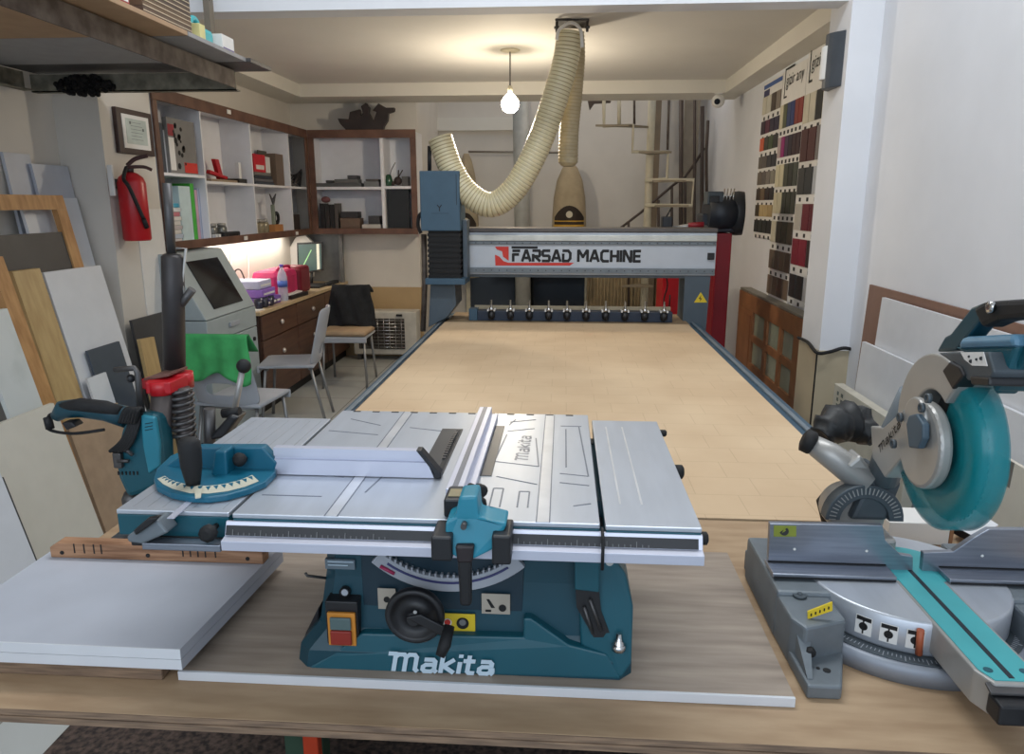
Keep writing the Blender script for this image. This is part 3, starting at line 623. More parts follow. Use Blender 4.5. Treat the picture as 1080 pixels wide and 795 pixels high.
# silver arm plate with lettering (left face of head)
MB().prism([X6(918, 449, .595), X6(931, 451, .595), X6(953, 431, .595), X6(951, 483, .595), X6(933, 504, .595), X6(920, 483, .595)], (.035, 0, 0), .003).build('head_arm', silver_m, ms)
p0 = X6(928.5, 477, .5935); p1 = X6(951, 448, .5935); dx = (p1 - p0)
up_ = V((0, dx.z, -dx.y)); nn_ = dx.cross(up_)
if nn_.x > 0: up_ = -up_
strokes('brand_lettering', 'makita', blackp_m, ms, p0, dx, up_, dx.length * .95, .013, .22, .2, .34)
MB().tube([(.625, 1.40, 1.03), (.625, 1.37, 1.12), (.63, 1.33, 1.22)], [.03, .03, .025], 14).build('head_spine', castg_m, ms)
cvp = [(948, 428), (950, 415), (957, 398), (970, 382), (987, 374), (998, 379), (1008, 398), (1006, 412), (1001, 430), (1000, 450), (997, 470), (989, 495), (976, 508), (962, 510), (951, 497), (945, 470)]
# outer blade case
cy0, cz0 = 1.212, 1.162
def circ(x, r, a0, a1, n=28, dy=0, dz=0): return [V((x, cy0 + dy + r * math.cos(math.radians(a0 + (a1 - a0) * k / n)), cz0 + dz + r * math.sin(math.radians(a0 + (a1 - a0) * k / n)))) for k in range(n + 1)]
MB().prism(circ(.603, .119, -40, 128, 28, -.006, .034) + circ(.603, .060, 128, -40, 28, -.006, .034), (.055, 0, 0), .005).build('blade_case', silver_m, ms)
MB().prism(circ(.588, .073, 0, 350, 35, -.006, .002), (.022, 0, 0), .008).build('gear_cover', silver_m, ms)
MB().prism(circ(.583, .038, 0, 350, 30, .008, .040), (.012, 0, 0), .005).build('gear_boss', silver_m, ms)
MB().prism([X6(955, 447, .574), X6(958, 438, .574), X6(966, 436, .574), X6(973, 447, .574), X6(973, 462, .574), X6(968, 473, .574), X6(958, 472, .574)], (.012, 0, 0), .003).build('gear_inset', mat('slate_inset', L(70, 90, 104), .5), ms)
for px, py in ((981, 420), (974, 430), (944, 468), (951, 440)):
    g = MB(); p = X6(px, py, .582); g.lathe([(.008, 0), (.008, .006), (.0045, .0065), (.0045, .003)], p, (-1, 0, 0), 14); g.build('head_bolt', castd_m, ms)
# blade
bl = MB(); n = 120; ptsb = []
for k in range(n):
    a = 2 * PI * k / n; r = .118 if k % 2 else .114
    ptsb.append(V((.640, cy0 + r * math.cos(a), cz0 + r * math.sin(a) - .008)))
bl.prism(ptsb, (.0025, 0, 0)); bl.build('saw_blade', steel_m, ms)
# see-through guard: crescent shell
gm = bpy.data.materials.new('teal_clear_guard'); gm.use_nodes = True; ntg = gm.node_tree; pb = ntg.nodes['Principled BSDF']
pb.inputs['Base Color'].default_value = (*L(20, 150, 160), 1); pb.inputs['Roughness'].default_value = .22; pb.inputs['Alpha'].default_value = .62
nz = ntg.nodes.new('ShaderNodeTexNoise'); nz.inputs['Scale'].default_value = 4; mr = ntg.nodes.new('ShaderNodeMapRange'); mr.inputs[3].default_value = .46; mr.inputs[4].default_value = .60
ntg.links.new(nz.outputs['Fac'], mr.inputs[0]); ntg.links.new(mr.outputs[0], pb.inputs['Alpha'])
gg = MB(); R0 = .137
A0, A1, NN = 112, 338, 48
inner = circ(.622, R0, A0, A1, NN, 0, -.002); outer = circ(.660, R0, A0, A1, NN, 0, -.002)
i2 = circ(.618, .040, A0, A1, NN, 0, -.002); o2 = circ(.664, .040, A0, A1, NN, 0, -.002); im = circ(.614, R0 - .012, A0, A1, NN, 0, -.002); om = circ(.667, R0 - .012, A0, A1, NN, 0, -.002)
rows = [[gg.bm.verts.new(q) for q in rr] for rr in (i2, im, inner, outer, om, o2)]
gg.sm = True
for a_, b2 in zip(rows, rows[1:]):
    for k in range(NN): gg._f([a_[k], a_[k + 1], b2[k + 1], b2[k]])
go = gg.build('blade_guard', gm, ms); md = go.modifiers.new('s', 'SOLIDIFY'); md.thickness = .0025
# guard bracket / handle block
def hx(pts_, x, t, m, n, bev=.003, par=ms): return MB().prism([X6(*p, x) for p in pts_], (t, 0, 0), bev).build(n, m, par)
hx([(993, 391), (1001, 381), (1012, 387), (1016, 396), (1004, 411)], .60, .03, black_m, 'guard_bracket')
hx([(989, 372), (1006, 371), (1042, 371), (1048, 392), (1043, 403), (1020, 401), (1008, 384), (997, 378)], .605, .07, castd_m, 'head_housing')
hx([(1022, 396), (1043, 398), (1043, 407), (1024, 406)], .60, .06, black_m, 'guard_hinge')
hl = hx([(1013, 371.5), (1037, 371), (1041, 386), (1025, 385.5), (1017, 379)], .6035, .0012, paper_m, 'head_label', 0)
g = MB()
for px, py, r in ((1024, 381, .003), (1030, 379, .0022), (1035, 378, .003), (1022, 376, .002)): g.cyl(X6(px, py, .6025), X6(px, py, .6036), r, seg=8)
g.build('pictogram', blackp_m, hl)
hx([(1013, 355), (1068, 352), (1070, 366), (1008, 368)], .62, .09, mat('motor_blue', L(96, 140, 168), .4), 'motor_housing', .008)
hx([(1004, 366), (1072, 364), (1062, 392), (1046, 414), (1042, 386)], .625, .08, teal_m, 'motor_mount', .006)
hx([(987, 371), (996, 355), (1002, 352), (1024, 324), (1036, 319), (1040, 330), (1018, 357), (1008, 369)], .63, .03, teald_m, 'handle_neck', .004)
hx([(1024, 325), (1036, 318), (1062, 316), (1100, 314), (1110, 345), (1098, 350), (1080, 336), (1052, 338), (1034, 346)], .628, .036, rubber_m, 'handle_grip', .008)
hx([(1098, 345), (1082, 352), (1066, 380), (1046, 408), (1050, 416), (1072, 388), (1104, 356)], .635, .03, teal_m, 'handle_rear', .004)
g = MB(); g.lathe([(.009, 0), (.009, .006), (.004, .007)], X6(1047, 324, .627), (-1, 0, 0), 12); g.build('handle_screw', chrome_m, ms)
# dust bag
db = MB(); pth = spline([AY(866, 462, 1.50), AY(880, 448, 1.52), AY(902, 446, 1.54), AY(922, 462, 1.50)], 6)
nn_ = len(pth); db.tube(pth, 0, 16, rf=lambda i: .016 + .024 * math.sin(PI * (i + .6) / nn_) + .005 * math.sin(i * 2.1)); dbo = db.build('dust_bag', mat('bag_black', L(30, 32, 34), .5, noise=.2, nscale=30, bump=.3), ms)
for v in dbo.data.vertices: v.co += V((math.sin(v.co.y * 160), math.sin(v.co.x * 190 + 1), math.sin(v.co.z * 230 + v.co.x * 90))) * .003

# ================================================================= CNC MACHINE
cn = thing('cnc_router', 'large grey-blue CNC router with pale MDF bed filling the middle of the room', 'CNC machine', (.02, 3.3, 0))
# bed sheet with faint machined grid
bedm = mat('spoilboard', L(216, 190, 156), .7, nscale=3, col2=L(204, 176, 142))
nt = bedm.node_tree; b = nt.nodes['Principled BSDF']; tc = nt.nodes.new('ShaderNodeTexCoord'); br = nt.nodes.new('ShaderNodeTexBrick'); mx_ = nt.nodes.new('ShaderNodeMixRGB'); mx_.blend_type = 'MULTIPLY'; mx_.inputs[0].default_value = .28
br.offset = .35; br.inputs['Scale'].default_value = 1; br.inputs['Brick Width'].default_value = .17; br.inputs['Row Height'].default_value = .13; br.inputs['Mortar Size'].default_value = .0016
br.inputs['Color1'].default_value = (1, 1, 1, 1); br.inputs['Color2'].default_value = (.93, .92, .9, 1); br.inputs['Mortar'].default_value = (.55, .48, .42, 1)
old = b.inputs['Base Color'].links[0].from_socket
nt.links.new(tc.outputs['Object'], br.inputs['Vector']); nt.links.new(old, mx_.inputs[1]); nt.links.new(br.outputs[0], mx_.inputs[2]); nt.links.new(mx_.outputs[0], b.inputs['Base Color'])
box('bed_frame', -.80, .85, 1.72, 5.35, .62, .774, cncgrey_m, cn, .004)
box('spoilboard', -.765, .805, 1.718, 4.75, .782, .80, bedm, cn, .001)
box('bed_plate', -.765, .82, 4.752, 5.25, .775, .792, mat('bed_tan', L(150, 128, 100), .6), cn, .001)
for x0, x1, nm in ((-.838, -.78, 'l'), (.825, .90, 'r')):
    r = MB().box(x0, x1, 1.74, 5.3, .70, .775, .004).build('side_rail', cncblue_m, cn)
    box('linear_rail', (x0 + x1) / 2 - .009, (x0 + x1) / 2 + .009, 1.76, 5.28, .7755, .785, mat('rail_grey', L(136, 148, 158), .4, .3), r)
    if nm == 'l': box('rack_strip', x1 - .012, x1 - .004, 1.8, 5.2, .7755, .779, rust_m, r)
for x in (-.75, .80):
    for y in (1.9, 3.4, 5.0):
        box('leg', x - .05, x + .05, y - .05, y + .05, 0, .62, cncgrey_m, cn, .004)
GY = 4.95
def G(px, py, y=GY): return AY(px, py, y)
gx0, gx1 = G(491, 270).x, G(755, 270).x
gz = lambda py: G(620, py).z
be = MB()
be.box(gx0, gx1, GY, GY + .24, gz(290), gz(245), .004)
beo = be.build('gantry_beam', cncl_m, cn)
box('top_cap', gx0 - .01, gx1 + .002, GY - .01, GY + .26, gz(244.5), gz(240.5), mat('cap_dark', L(96, 90, 86), .4, .4), beo)
box('upper_rail', gx0, gx1 - .004, GY - .022, GY - .001, gz(254), gz(248), mat('rail_bright', L(204, 204, 196), .35, .4), beo)
box('upper_track', gx0, gx1 - .004, GY - .014, GY - .001, gz(258), gz(254.3), castg_m, beo)
box('lower_rail', gx0, gx1 - .004, GY - .018, GY - .001, gz(288), gz(282.5), castg_m, beo)
box('beam_shadow_strip', gx0, gx1 - .03, GY + .01, GY + .22, gz(293), gz(290.2), castd_m, beo)  # dark strip modelled in place of the shadow below the beam
for k in range(32):
    x = gx0 + .02 + k * (gx1 - gx0 - .04) / 31
    for py in (256.3, 285.2): MB().lathe([(.004, 0), (.004, .003)], (x, GY - (.014 if py < 260 else .018), gz(py)), (0, -1, 0), 6).build('rail_screw', black_m, beo)
# lettering and red logo
tx0, tx1 = G(540, 278).x, G(676, 278).x; yl = GY - .0015
strokes('sign_lettering', 'FARSAD MACHINE', blackp_m, beo, (tx0 + .008, yl, gz(275.3)), (1, 0, .0), (0, 0, 1), tx1 - tx0 - .016, gz(264.5) - gz(275.3), .27, 0, .36)
MB().box(G(539.5, 270).x, G(567, 270).x, yl - .001, yl, gz(262.4), gz(260.0)).build('letter_bar', blackp_m, beo)
lg = MB()
def gp(px, py): return AY(px, py, yl - .0006)
lg.prism([gp(522, 260), gp(536.5, 260), gp(536.5, 275), gp(530.5, 270.5), gp(529.5, 265), gp(524, 263)], (0, .0012, 0))
lg.prism([gp(522, 268.5), gp(526.5, 270.5), gp(531, 275.3), gp(536, 277), gp(605.5, 277), gp(601, 280), gp(522.5, 280)], (0, .0012, 0))
lg.build('sign_logo', redp_m, beo)
MB().box(G(746, 270).x, G(753, 270).x, GY - .02, GY, gz(273), gz(266), .002).build('beam_socket', black_m, beo)
# right column with triangle sign
rc = MB(); rc.hexa([V((.80, GY, .775)), V((.955, GY, .70)), V((.955, GY + .25, .70)), V((.80, GY + .25, .775))], [V((.80, GY, gz(290.5))), V((.965, GY, gz(290.5))), V((.965, GY + .25, gz(290.5))), V((.80, GY + .25, gz(290.5)))])
rco = rc.build('gantry_column', cncgrey_m, cn)
MB().prism([G(732, 319, GY - .002), G(746, 319, GY - .002), G(739, 308, GY - .002)], (0, .0015, 0)).build('warning_sign', yellow_m, rco)
MB().prism([G(738, 318, GY - .003), G(740.5, 314.5, GY - .003), G(738.5, 314.5, GY - .003), G(740, 310.8, GY - .003), G(736.8, 315.2, GY - .003), G(738.8, 315.2, GY - .003)], (0, .001, 0)).build('sign_symbol', blackp_m, rco)
# left column and spindle head
HY = 4.72
def Hd(px, py, y=HY): return AY(px, py, y)
lc = MB(); lc.prism([AY(454, 300, 4.8), AY(480, 300, 4.8), AY(481, 322, 4.8), AY(471, 335, 4.8), AY(452, 345, 4.8)], (0, .3, 0), .003); lc.build('gantry_column', cncgrey_m, cn)
xh0, xh1, zh0, zh1 = Hd(444, 250).x, Hd(485.5, 250).x, Hd(460, 243.6).z, Hd(460, 180).z
hd = MB().box(xh0, xh1, HY, HY + .26, zh0, zh1, .006).build('spindle_cover', cncblue_m, cn)
g = MB(); g.box(xh1 - .022, xh1 - .019, HY - .0008, HY + .001, zh0 + .16, zh1 - .02); g.box(xh0 + .07, xh0 + .18, HY - .0008, HY + .001, zh0 + .108, zh0 + .110); g.build('cover_line', blackp_m, hd)
text('cover_letter', 'Y', blackp_m, hd, (xh0 + .105, HY - .0012, zh0 + .122), (1, 0, 0), (0, 0, 1), .035, .04)
MB().box(xh1 + .001, xh1 + .03, HY + .10, HY + .24, zh0 - .30, zh1 - .30, .003).build('spindle_back_plate', cncgrey_m, cn)
bl_ = MB(); x0, x1, z0 = Hd(450, 250).x, Hd(485, 250).x, Hd(460, 293.5).z
nb = 18
for k in range(nb):
    za = z0 + (zh0 - z0) * k / nb; zb = z0 + (zh0 - z0) * (k + 1) / nb; m_ = .006 if k % 2 else 0
    bl_.box(x0 + m_, x1 - m_, HY + .02 + m_, HY + .22, za, zb)
bl_.build('bellows', rubber_m, cn)
MB().box(Hd(447.5, 250).x, Hd(490, 250).x, HY - .01, HY + .25, Hd(460, 300).z, z0, .003).build('lower_plate', cncblue_m, cn)
MB().tube([Hd(447, 247, 4.84), Hd(448, 300, 4.84), (-.93, 4.84, .72)], .018, 8).build('cable_chain', rust_m, cn)
MB().tube(spline([Hd(444, 246, 4.8), Hd(441, 238, 4.8), Hd(442, 228, 4.8), Hd(446, 224, 4.8)]), .012, 8).build('side_cable', rubber_m, cn)
MB().tube([Hd(453, 181, 4.84), Hd(453, 154, 4.84)], .013, 10).build('hose_post', black_m, cn)
# tool rack
RY = 4.86
r0 = AY(503.6, 340, RY); r1 = AY(709, 340, RY); zt_ = AY(600, 328.5, RY).z
rk = MB().box(r0.x, r1.x, RY, RY + .09, .793, zt_, .003).build('tool_rack', mat('rack_navy', L(38, 50, 68), .45), cn)
MB().box(AY(494.5, 332, RY).x, r0.x - .001, RY, RY + .09, .793, zt_ + .012, .003).build('rack_end_block', cncblue_m, rk)
MB().box(r0.x - .03, r1.x, RY + .10, RY + .12, .793, zt_ + .022, .002).build('rack_back', mat('rack_tan', L(170, 156, 130), .5), rk)
forks = MB(); xsT = [AY(p_, 330, RY).x for p_ in (518.4, 538.5, 558.3, 578.7, 598, 618, 638.6, 659, 679.8, 700)]
for x in xsT:
    for s_ in (-1, 1): forks.box(x + s_ * .016, x + s_ * .026, RY - .03, RY + .05, zt_ + .001, zt_ + .012)
forks.build('rack_fork', paper_m, rk)
ords = ['first', 'second', 'third', 'fourth', 'fifth', 'sixth', 'seventh', 'eighth', 'ninth', 'tenth']
th = None
for k, x in enumerate(xsT):
    org = V((x, RY - .012, zt_ - .055))
    if th is None:
        th = thing('tool_holder', '', 'tool holder', org, 'tool holders in the rack')
        MB().lathe([(.010, 0), (.022, .012), (.024, .050), (.015, .052)], org, seg=16).build('cone', black_m, th)
        MB().lathe([(.016, .0525), (.016, .072), (.011, .080), (.008, .082), (.0065, .128)], org, seg=16).build('collet', chrome_m, th)
        t = th
    else: t = copy_tree(th); t.location = org
    t['label'] = '%s tool holder from the left in the rack behind the router bed' % ords[k]

# corrugated hose from ceiling to spindle
hm = bpy.data.materials.new('cream_hose'); hm.use_nodes = True; hb = hm.node_tree.nodes['Principled BSDF']; hb.inputs['Base Color'].default_value = (*L(214, 204, 170), 1); hb.inputs['Roughness'].default_value = .3; hb.inputs['Subsurface Weight'].default_value = .1; hb.inputs['Subsurface Radius'].default_value = (.03, .02, .01)
hm2 = mat('hose_wire', L(172, 158, 122), .4)
def hose(name, pts, r, n, lab, rib=.0022, r_end=None, m=hm, pitch=.022, close=False):
    q = spline(pts, 40); L_ = [0]
    for a, b in zip(q, q[1:]): L_.append(L_[-1] + (b - a).length)
    step = pitch / 4; p = []; j = 0; d = 0
    while d < L_[-1]:
        while L_[j + 1] < d: j += 1
        p.append(q[j].lerp(q[j + 1], (d - L_[j]) / max(1e-9, L_[j + 1] - L_[j]))); d += step
    ns = len(p)
    def rf(i):
        base = r if r_end is None else r + (r_end - r) * i / ns
        if close and i > ns - 8: base *= math.sqrt(max(.05, 1 - ((i - ns + 8) / 8.0) ** 2))
        return base + (rib if i % 4 == 1 else (-rib * .6 if i % 4 == 3 else 0))
    o = MB().tube(p, 0, 20, rf=rf).build(name, [m, hm2])
    for i_, f_ in enumerate(o.data.polygons):
        if (i_ // 20) % 4 == 3: f_.material_index = 1
    return tag(o, lab, 'hose')
hy = 4.80
pts = [AY(601, 34, 4.75), AY(597, 62, 4.75), AY(587, 98, 4.75), AY(575, 135, 4.76), AY(559, 172, 4.77), AY(540, 202, 4.78), AY(518, 216, 4.79), AY(495, 205, 4.80), AY(477, 180, 4.82), AY(464, 145, 4.84)]
hose('suction_hose', pts, .078, 14, 'long cream ribbed hose looping from the ceiling down to the router head')
pts = [AY(606, 34, 4.95), AY(607, 60, 4.98), AY(604, 100, 5.0), AY(600, 140, 5.0), AY(599, 176, 5.0)]
hose('suction_hose', pts, .058, 18, 'short ribbed hose hanging straight down above the large printed dust bag', r_end=.064, close=True, m=mat('hose_brown', L(184, 170, 140), .45))
br_ = thing('ceiling_bracket', 'metal bracket with white straps holding the hoses at the ceiling', 'bracket', (.02, 4.8, 2.61))
MB().box(-.07, .13, 4.72, 4.92, 2.598, 2.609, .003).build('plate', steel_m, br_)
MB().tube(spline([AY(587, 42, 4.67), AY(590, 31, 4.67), AY(602, 24, 4.67), AY(612, 31, 4.67), AY(614, 50, 4.67)]), .010, 8).build('strap', paper_m, br_)
g = MB()
for x in (-.06, .12): g.cyl((x, 4.74, 2.54), (x, 4.74, 2.60), .008, seg=8); g.lathe([(.016, 0), (.016, .012)], (x, 4.74, 2.56), seg=8)
g.build('bolt', steel_m, br_)

# ceiling bulb
cbp = AY(538, 108, 5.6)
cb = thing('pendant_bulb', 'lit bare bulb hanging on a short cord from the ceiling', 'light bulb', (cbp.x, 5.6, 2.61))
MB().lathe([(.05, 0), (.07, .006), (.07, .012)], (cbp.x, 5.6, 2.597)).build('ceiling_rose', cream_m, cb)
MB().cyl((cbp.x, 5.6, 2.597), (cbp.x, 5.6, cbp.z + .11), .005, seg=8).build('cord', steel_m, cb)
MB().lathe([(.016, 0), (.02, .03), (.014, .05)], (cbp.x, 5.6, cbp.z + .062)).build('socket', cream_m, cb)
bb = MB().lathe([(.018, .06), (.034, .048), (.060, .015), (.066, -.015), (.054, -.050), (.026, -.070), (.001, -.075)], (cbp.x, 5.6, cbp.z)).build('bulb', bulb_m, cb)
point('bulb_light', (cbp.x, 5.6, cbp.z - .13), 36, (1, .87, .68), .05)

# ================================================================= BEHIND THE GANTRY
dk = thing('back_window', 'dark glazed low opening in a pale frame behind the router gantry', 'window', (-.5, 8.6, .3))
a_, b_ = AY(492, 328, 8.6), AY(620, 270, 8.6)
MB().box(a_.x, b_.x, 8.61, 8.66, a_.z - .04, b_.z, .004).build('frame', cream_m, dk)
for k in range(2):
    xa = a_.x + .05 + k * (b_.x - a_.x - .06) / 2; xb = xa + (b_.x - a_.x - .10) / 2
    MB().box(xa, xb, 8.60, 8.612, a_.z + .02, b_.z - .05, .001).build('pane', glassd_m, dk)
tag(dk, dk['label'], 'window')
# pipe behind window line
pp = tag(MB().cyl(AY(552, 340, 8.2), AY(549, 100, 8.2) , .085, seg=24).build('vertical_pipe', mat('pipe_grey', L(172, 172, 166), .5)), 'thick pale grey vertical pipe behind the hanging hose', 'pipe')
tag(MB().cyl(AY(494, 160, 8.35), AY(592, 161, 8.35), .012, seg=10).build('horizontal_rod', mat('rod_grey', L(150, 142, 132), .4, .4)), 'thin horizontal rod across the back wall above the dust bags', 'rod')
# dust collector bags
def bag(px, pyt, pyb, wpx, y, lab, grp, mark=True):
    c0 = AY(px, pyb, y); c1 = AY(px, pyt, y); rw = (AY(px + wpx / 2, pyb, y) - c0).length; H = c1.z - c0.z
    t = thing('dust_bag', lab, 'dust bag', (c0.x, y, c0.z - .45), grp)
    prof = [(rw, -.45), (rw * 1.02, 0), (rw * .98, H * .25), (rw * .92, H * .5), (rw * .74, H * .75), (rw * .46, H * .92), (rw * .22, H)]
    m_ = MB().lathe(prof, (c0.x, y, c0.z), seg=28).build('bag', cloth_m, t)
    if mark:
        q = MB(); a0, a1 = math.radians(212), math.radians(328); nn = 12
        lo_, hi_ = [], []
        for k in range(nn + 1):
            a = a0 + (a1 - a0) * k / nn; hh = .10 + .12 * math.sin(PI * k / nn)
            lo_.append(V((c0.x + math.cos(a) * (rw * 1.01), y + math.sin(a) * (rw * 1.01), c0.z + .05))); hi_.append(V((c0.x + math.cos(a) * rw * 1.0, y + math.sin(a) * rw * 1.0, c0.z + .05 + hh)))
        for k in range(nn): q.quad(lo_[k], lo_[k + 1], hi_[k + 1], hi_[k])
        lo2 = q.build('printed_band', mat('dark_brown_print', L(52, 42, 34), .8), t)
        q = MB()
        for k in range(nn):
            for zz, hh in ((.055, .02), (.105, .012)):
                A, B2 = lo_[k].copy(), lo_[k + 1].copy()
                for P_ in (A, B2): P_.x = c0.x + (P_.x - c0.x) * 1.012; P_.y = y + (P_.y - y) * 1.012
                A.z = B2.z = c0.z + zz; q.quad(A, B2, B2 + V((0, 0, hh)), A + V((0, 0, hh)))
        q.build('printed_line', mat('gold_print', L(206, 160, 60), .7), lo2)
        q = MB(); q.lathe([(.035, 0), (.035, .004)], (c0.x, y - rw * 1.01 - .002, c0.z + .18), (0, -1, 0)); q.build('printed_emblem', cream_m, lo2)
    return t
bag(600, 172, 244, 36, 8.1, 'large pale dust collector bag with dark printed band under the short hose', 'dust bags')
bag(493, 162, 250, 24, 8.45, 'smaller dust bag half hidden behind the blue router head', 'dust bags')
# slatted curtain behind gantry right
cu = MB(); x0 = AY(620, 310, 8.5).x; x1 = AY(700, 310, 8.5).x
nn = 44
for k in range(nn):
    xa = x0 + (x1 - x0) * k / nn; cu.cyl((xa, 8.6 + .02 * (k % 2), 0.02), (xa, 8.6 + .02 * (k % 2), 1.15), (x1 - x0) / nn * .62, seg=8)
tag(cu.build('corrugated_panel', mat('beige_corrugated', L(170, 150, 116), .6, noise=.1)), 'beige corrugated panel standing behind the gantry near the stairs', 'panel')
# red cabinet and red column
rcab = thing('compressor_cabinet', 'bright red metal cabinet seen below the gantry beam', 'cabinet', (.92, 6.2, 0))
a_, b_ = AY(697, 340, 6.2), AY(724, 270, 6.2)
MB().box(a_.x, b_.x, 6.2, 6.6, 0.02, 1.18, .006).build('body', red_m, rcab)
MB().box(a_.x + .02, b_.x - .02, 6.19, 6.199, .1, 1.12, .003).build('door', red_m, rcab)
MB().cyl((a_.x + .06, 6.17, .7), (a_.x + .06, 6.17, .82), .006, seg=8).build('handle', black_m, rcab)
MB().tube(spline([AY(703, 340, 6.12), AY(700, 318, 6.1), AY(704, 300, 6.1), AY(700, 280, 6.1), (a_.x + .05, 6.195, 1.15)]), .006, 6).build('hanging_cable', rubber_m, rcab)
rcol = thing('air_compressor', 'dark blue-black motor on a tall red stand beside the right gantry end', 'air compressor', (1.1, 5.45, 0))
MB().box(AY(753, 300, 5.4).x, AY(769, 300, 5.4).x, 5.4, 5.7, 0.02, AY(760, 246, 5.4).z, .01).build('red_stand', redd_m, rcol)
mo = AY(758, 222, 5.5)
f = MB(); f.tube([mo + V((-.10, -.06, -.02)), mo + V((.10, -.04, -.02))], .12, 24); f.box(mo.x - .13, mo.x + .10, 5.40, 5.62, mo.z - .15, mo.z - .02, .012)
mto = f.build('motor', mat('motor_navy', L(34, 40, 50), .45, noise=.15), rcol)
f = MB(); f.lathe([(.06, 0), (.15, .01), (.155, .05), (.15, .09), (.08, .10)], mo + V((.08, 0, -.02)), (1, -.15, 0), 28); f.build('fan_housing', mat('fan_dark', L(40, 44, 50), .5), rcol)
f = MB(); f.box(mo.x - .11, mo.x + .0, 5.36, 5.5, mo.z + .04, mo.z + .13, .008); jb = f.build('junction_box', mat('box_grey', L(70, 78, 84), .5), rcol)
f = MB(); f.box(mo.x - .095, mo.x - .03, 5.35, 5.359, mo.z + .055, mo.z + .10, .003); f.build('box_lid', glassd_m, jb)
f = MB()
for k in range(4): f.tube([mo + V((.0 + k * .022, -.12, .04)), mo + V((.008 + k * .022, -.12, .15))], .005, 6)
f.build('pipe', chrome_m, rcol)
f = MB(); q = AY(702, 236, 5.3); f.box(q.x - .03, q.x + .04, 5.25, 5.33, q.z - .07, q.z + .05, .006); f.tube([q + V((0, 0, .04)), q + V((.03, 0, .1))], .006, 6)
tag(f.build('valve_block', black_m), 'small black valve block standing on the gantry top', 'valve')
f = MB(); f.tube([AY(708, 241, 5.3), AY(730, 238, 5.3), AY(745, 240, 5.35)], .018, 10)
tag(f.build('coupling_pipe', silver_m), 'short silver and red pipe fitting lying on the gantry top', 'pipe fitting')
f = MB(); f.tube([AY(726, 238, 5.27), AY(742, 237, 5.27)], .022, 10)
tag(f.build('red_coupling', redd_m), 'dark red coupling on the pipe fitting beside the compressor motor', 'pipe fitting')

# spiral staircase with landing railings
SY = 7.8
st = thing('spiral_staircase', 'cream metal spiral staircase rising behind the gantry', 'staircase', (AY(683, 300, SY).x, SY, 0))
xp = AY(684, 200, SY).x
MB().cyl((xp, SY, .0), (xp, SY, 3.4), .038, seg=20).build('centre_post', cream_m, st)
def stp(pp, n='step_rail', r=.018, m=cream_m, y=SY - .15):
    return MB().tube([AY(*p, y) for p in pp], r, 8).build(n, m, st)
stp([(637, 104), (637, 133), (668, 132), (667, 160), (704.6, 160.5), (703.5, 188.6), (680, 190.6)])
stp([(680, 190), (731.7, 189.6), (729.7, 216.8), (680, 216.4)])
stp([(653, 104), (653, 131)]); stp([(669, 104), (669, 131)], 'brown_baluster', .012, rust_m); stp([(705.6, 104), (704, 158)], 'brown_baluster', .012, rust_m)
zq = [(645, 132, 30), (690, 160, 30), (705, 190, 26), (708, 216, 26), (690, 246, 26), (676, 276, 30), (672, 300, 30)]
for k, (px, py, wd) in enumerate(zq):
    c = AY(px, py, SY - .12); a = V((xp, SY, c.z)); q = V((c.x - .16, SY - .2, c.z)); q2 = V((c.x + .16, SY - .2, c.z))
    MB().prism([a, q, q2], (0, 0, -.02)).build('step', mat('step_grey', L(150, 138, 118), .6, noise=.1), st)
dkp = mat('brown_rail', L(72, 58, 50), .55, noise=.1)
sr = thing('stair_railing', 'dark brown sloping stair handrail with balusters behind the gantry', 'railing', (1.1, 8.4, 0))
def rl_(pp, r=.014, n='handrail', m=dkp, y=8.4): return MB().tube([AY(*p, y) for p in pp], r, 8).build(n, m, sr)
rl_([(645, 250), (655, 240), (676, 224), (710.6, 194.6), (722.6, 186.6), (734.7, 169.5), (743, 156)])
for pp in ([(663, 233), (663, 330)], [(694.5, 210.7), (694.5, 330)], [(708.6, 196.6), (708.6, 330)], [(722.6, 188), (722.6, 330)]): rl_(pp, .014, 'baluster')
for px, y0, y1, r, lab in ((718.6, 98, 330, .022, 'dark brown upright post, leftmost of the three thick posts behind the stairs'), (732.7, 98, 330, .016, 'thin brown upright post in the middle of the posts behind the stairs'), (740.8, 112, 330, .02, 'dark pole with rounded tip just left of the security camera')):
    tag(MB().tube([AY(px - 1, y1, 8.3), AY(px, y0, 8.3)], r, 10).build('upright_post', dkp), lab, 'post', 'upright posts behind the stairs')
tag(MB().tube([AY(746, 330, 8.2), AY(745, 160, 8.2), AY(746.8, 127, 8.2)], .016, 10).build('upright_post', dkp), 'shorter brown pole right of the others and under the security camera', 'post', 'upright posts behind the stairs')
tag(MB().box(AY(686, 200, 8.5).x, AY(694, 200, 8.5).x, 8.5, 8.6, .02, 3.3).build('upright_post', mat('post_tan', L(128, 112, 92), .6)), 'wide tan square column right behind the spiral stair post', 'post', 'upright posts behind the stairs')
tag(MB().box(AY(718, 200, 8.68).x, AY(733, 200, 8.68).x, 8.64, 8.70, .02, 3.3).build('pilaster', mat('pil_tan', L(160, 148, 130), .7)), 'pale flat strip on the back wall between the dark posts', 'wall strip')
g = MB(); q = AY(628, 107, 7.7)
g.prism([AY(620, 106, 7.7), AY(645, 104, 7.7), AY(644, 108, 7.7), AY(627, 109, 7.7), AY(622, 116, 7.7)], (0, .05, 0))
tag(g.build('stair_bracket', dkp), 'dark metal bracket at the top of the spiral stairs', 'bracket')

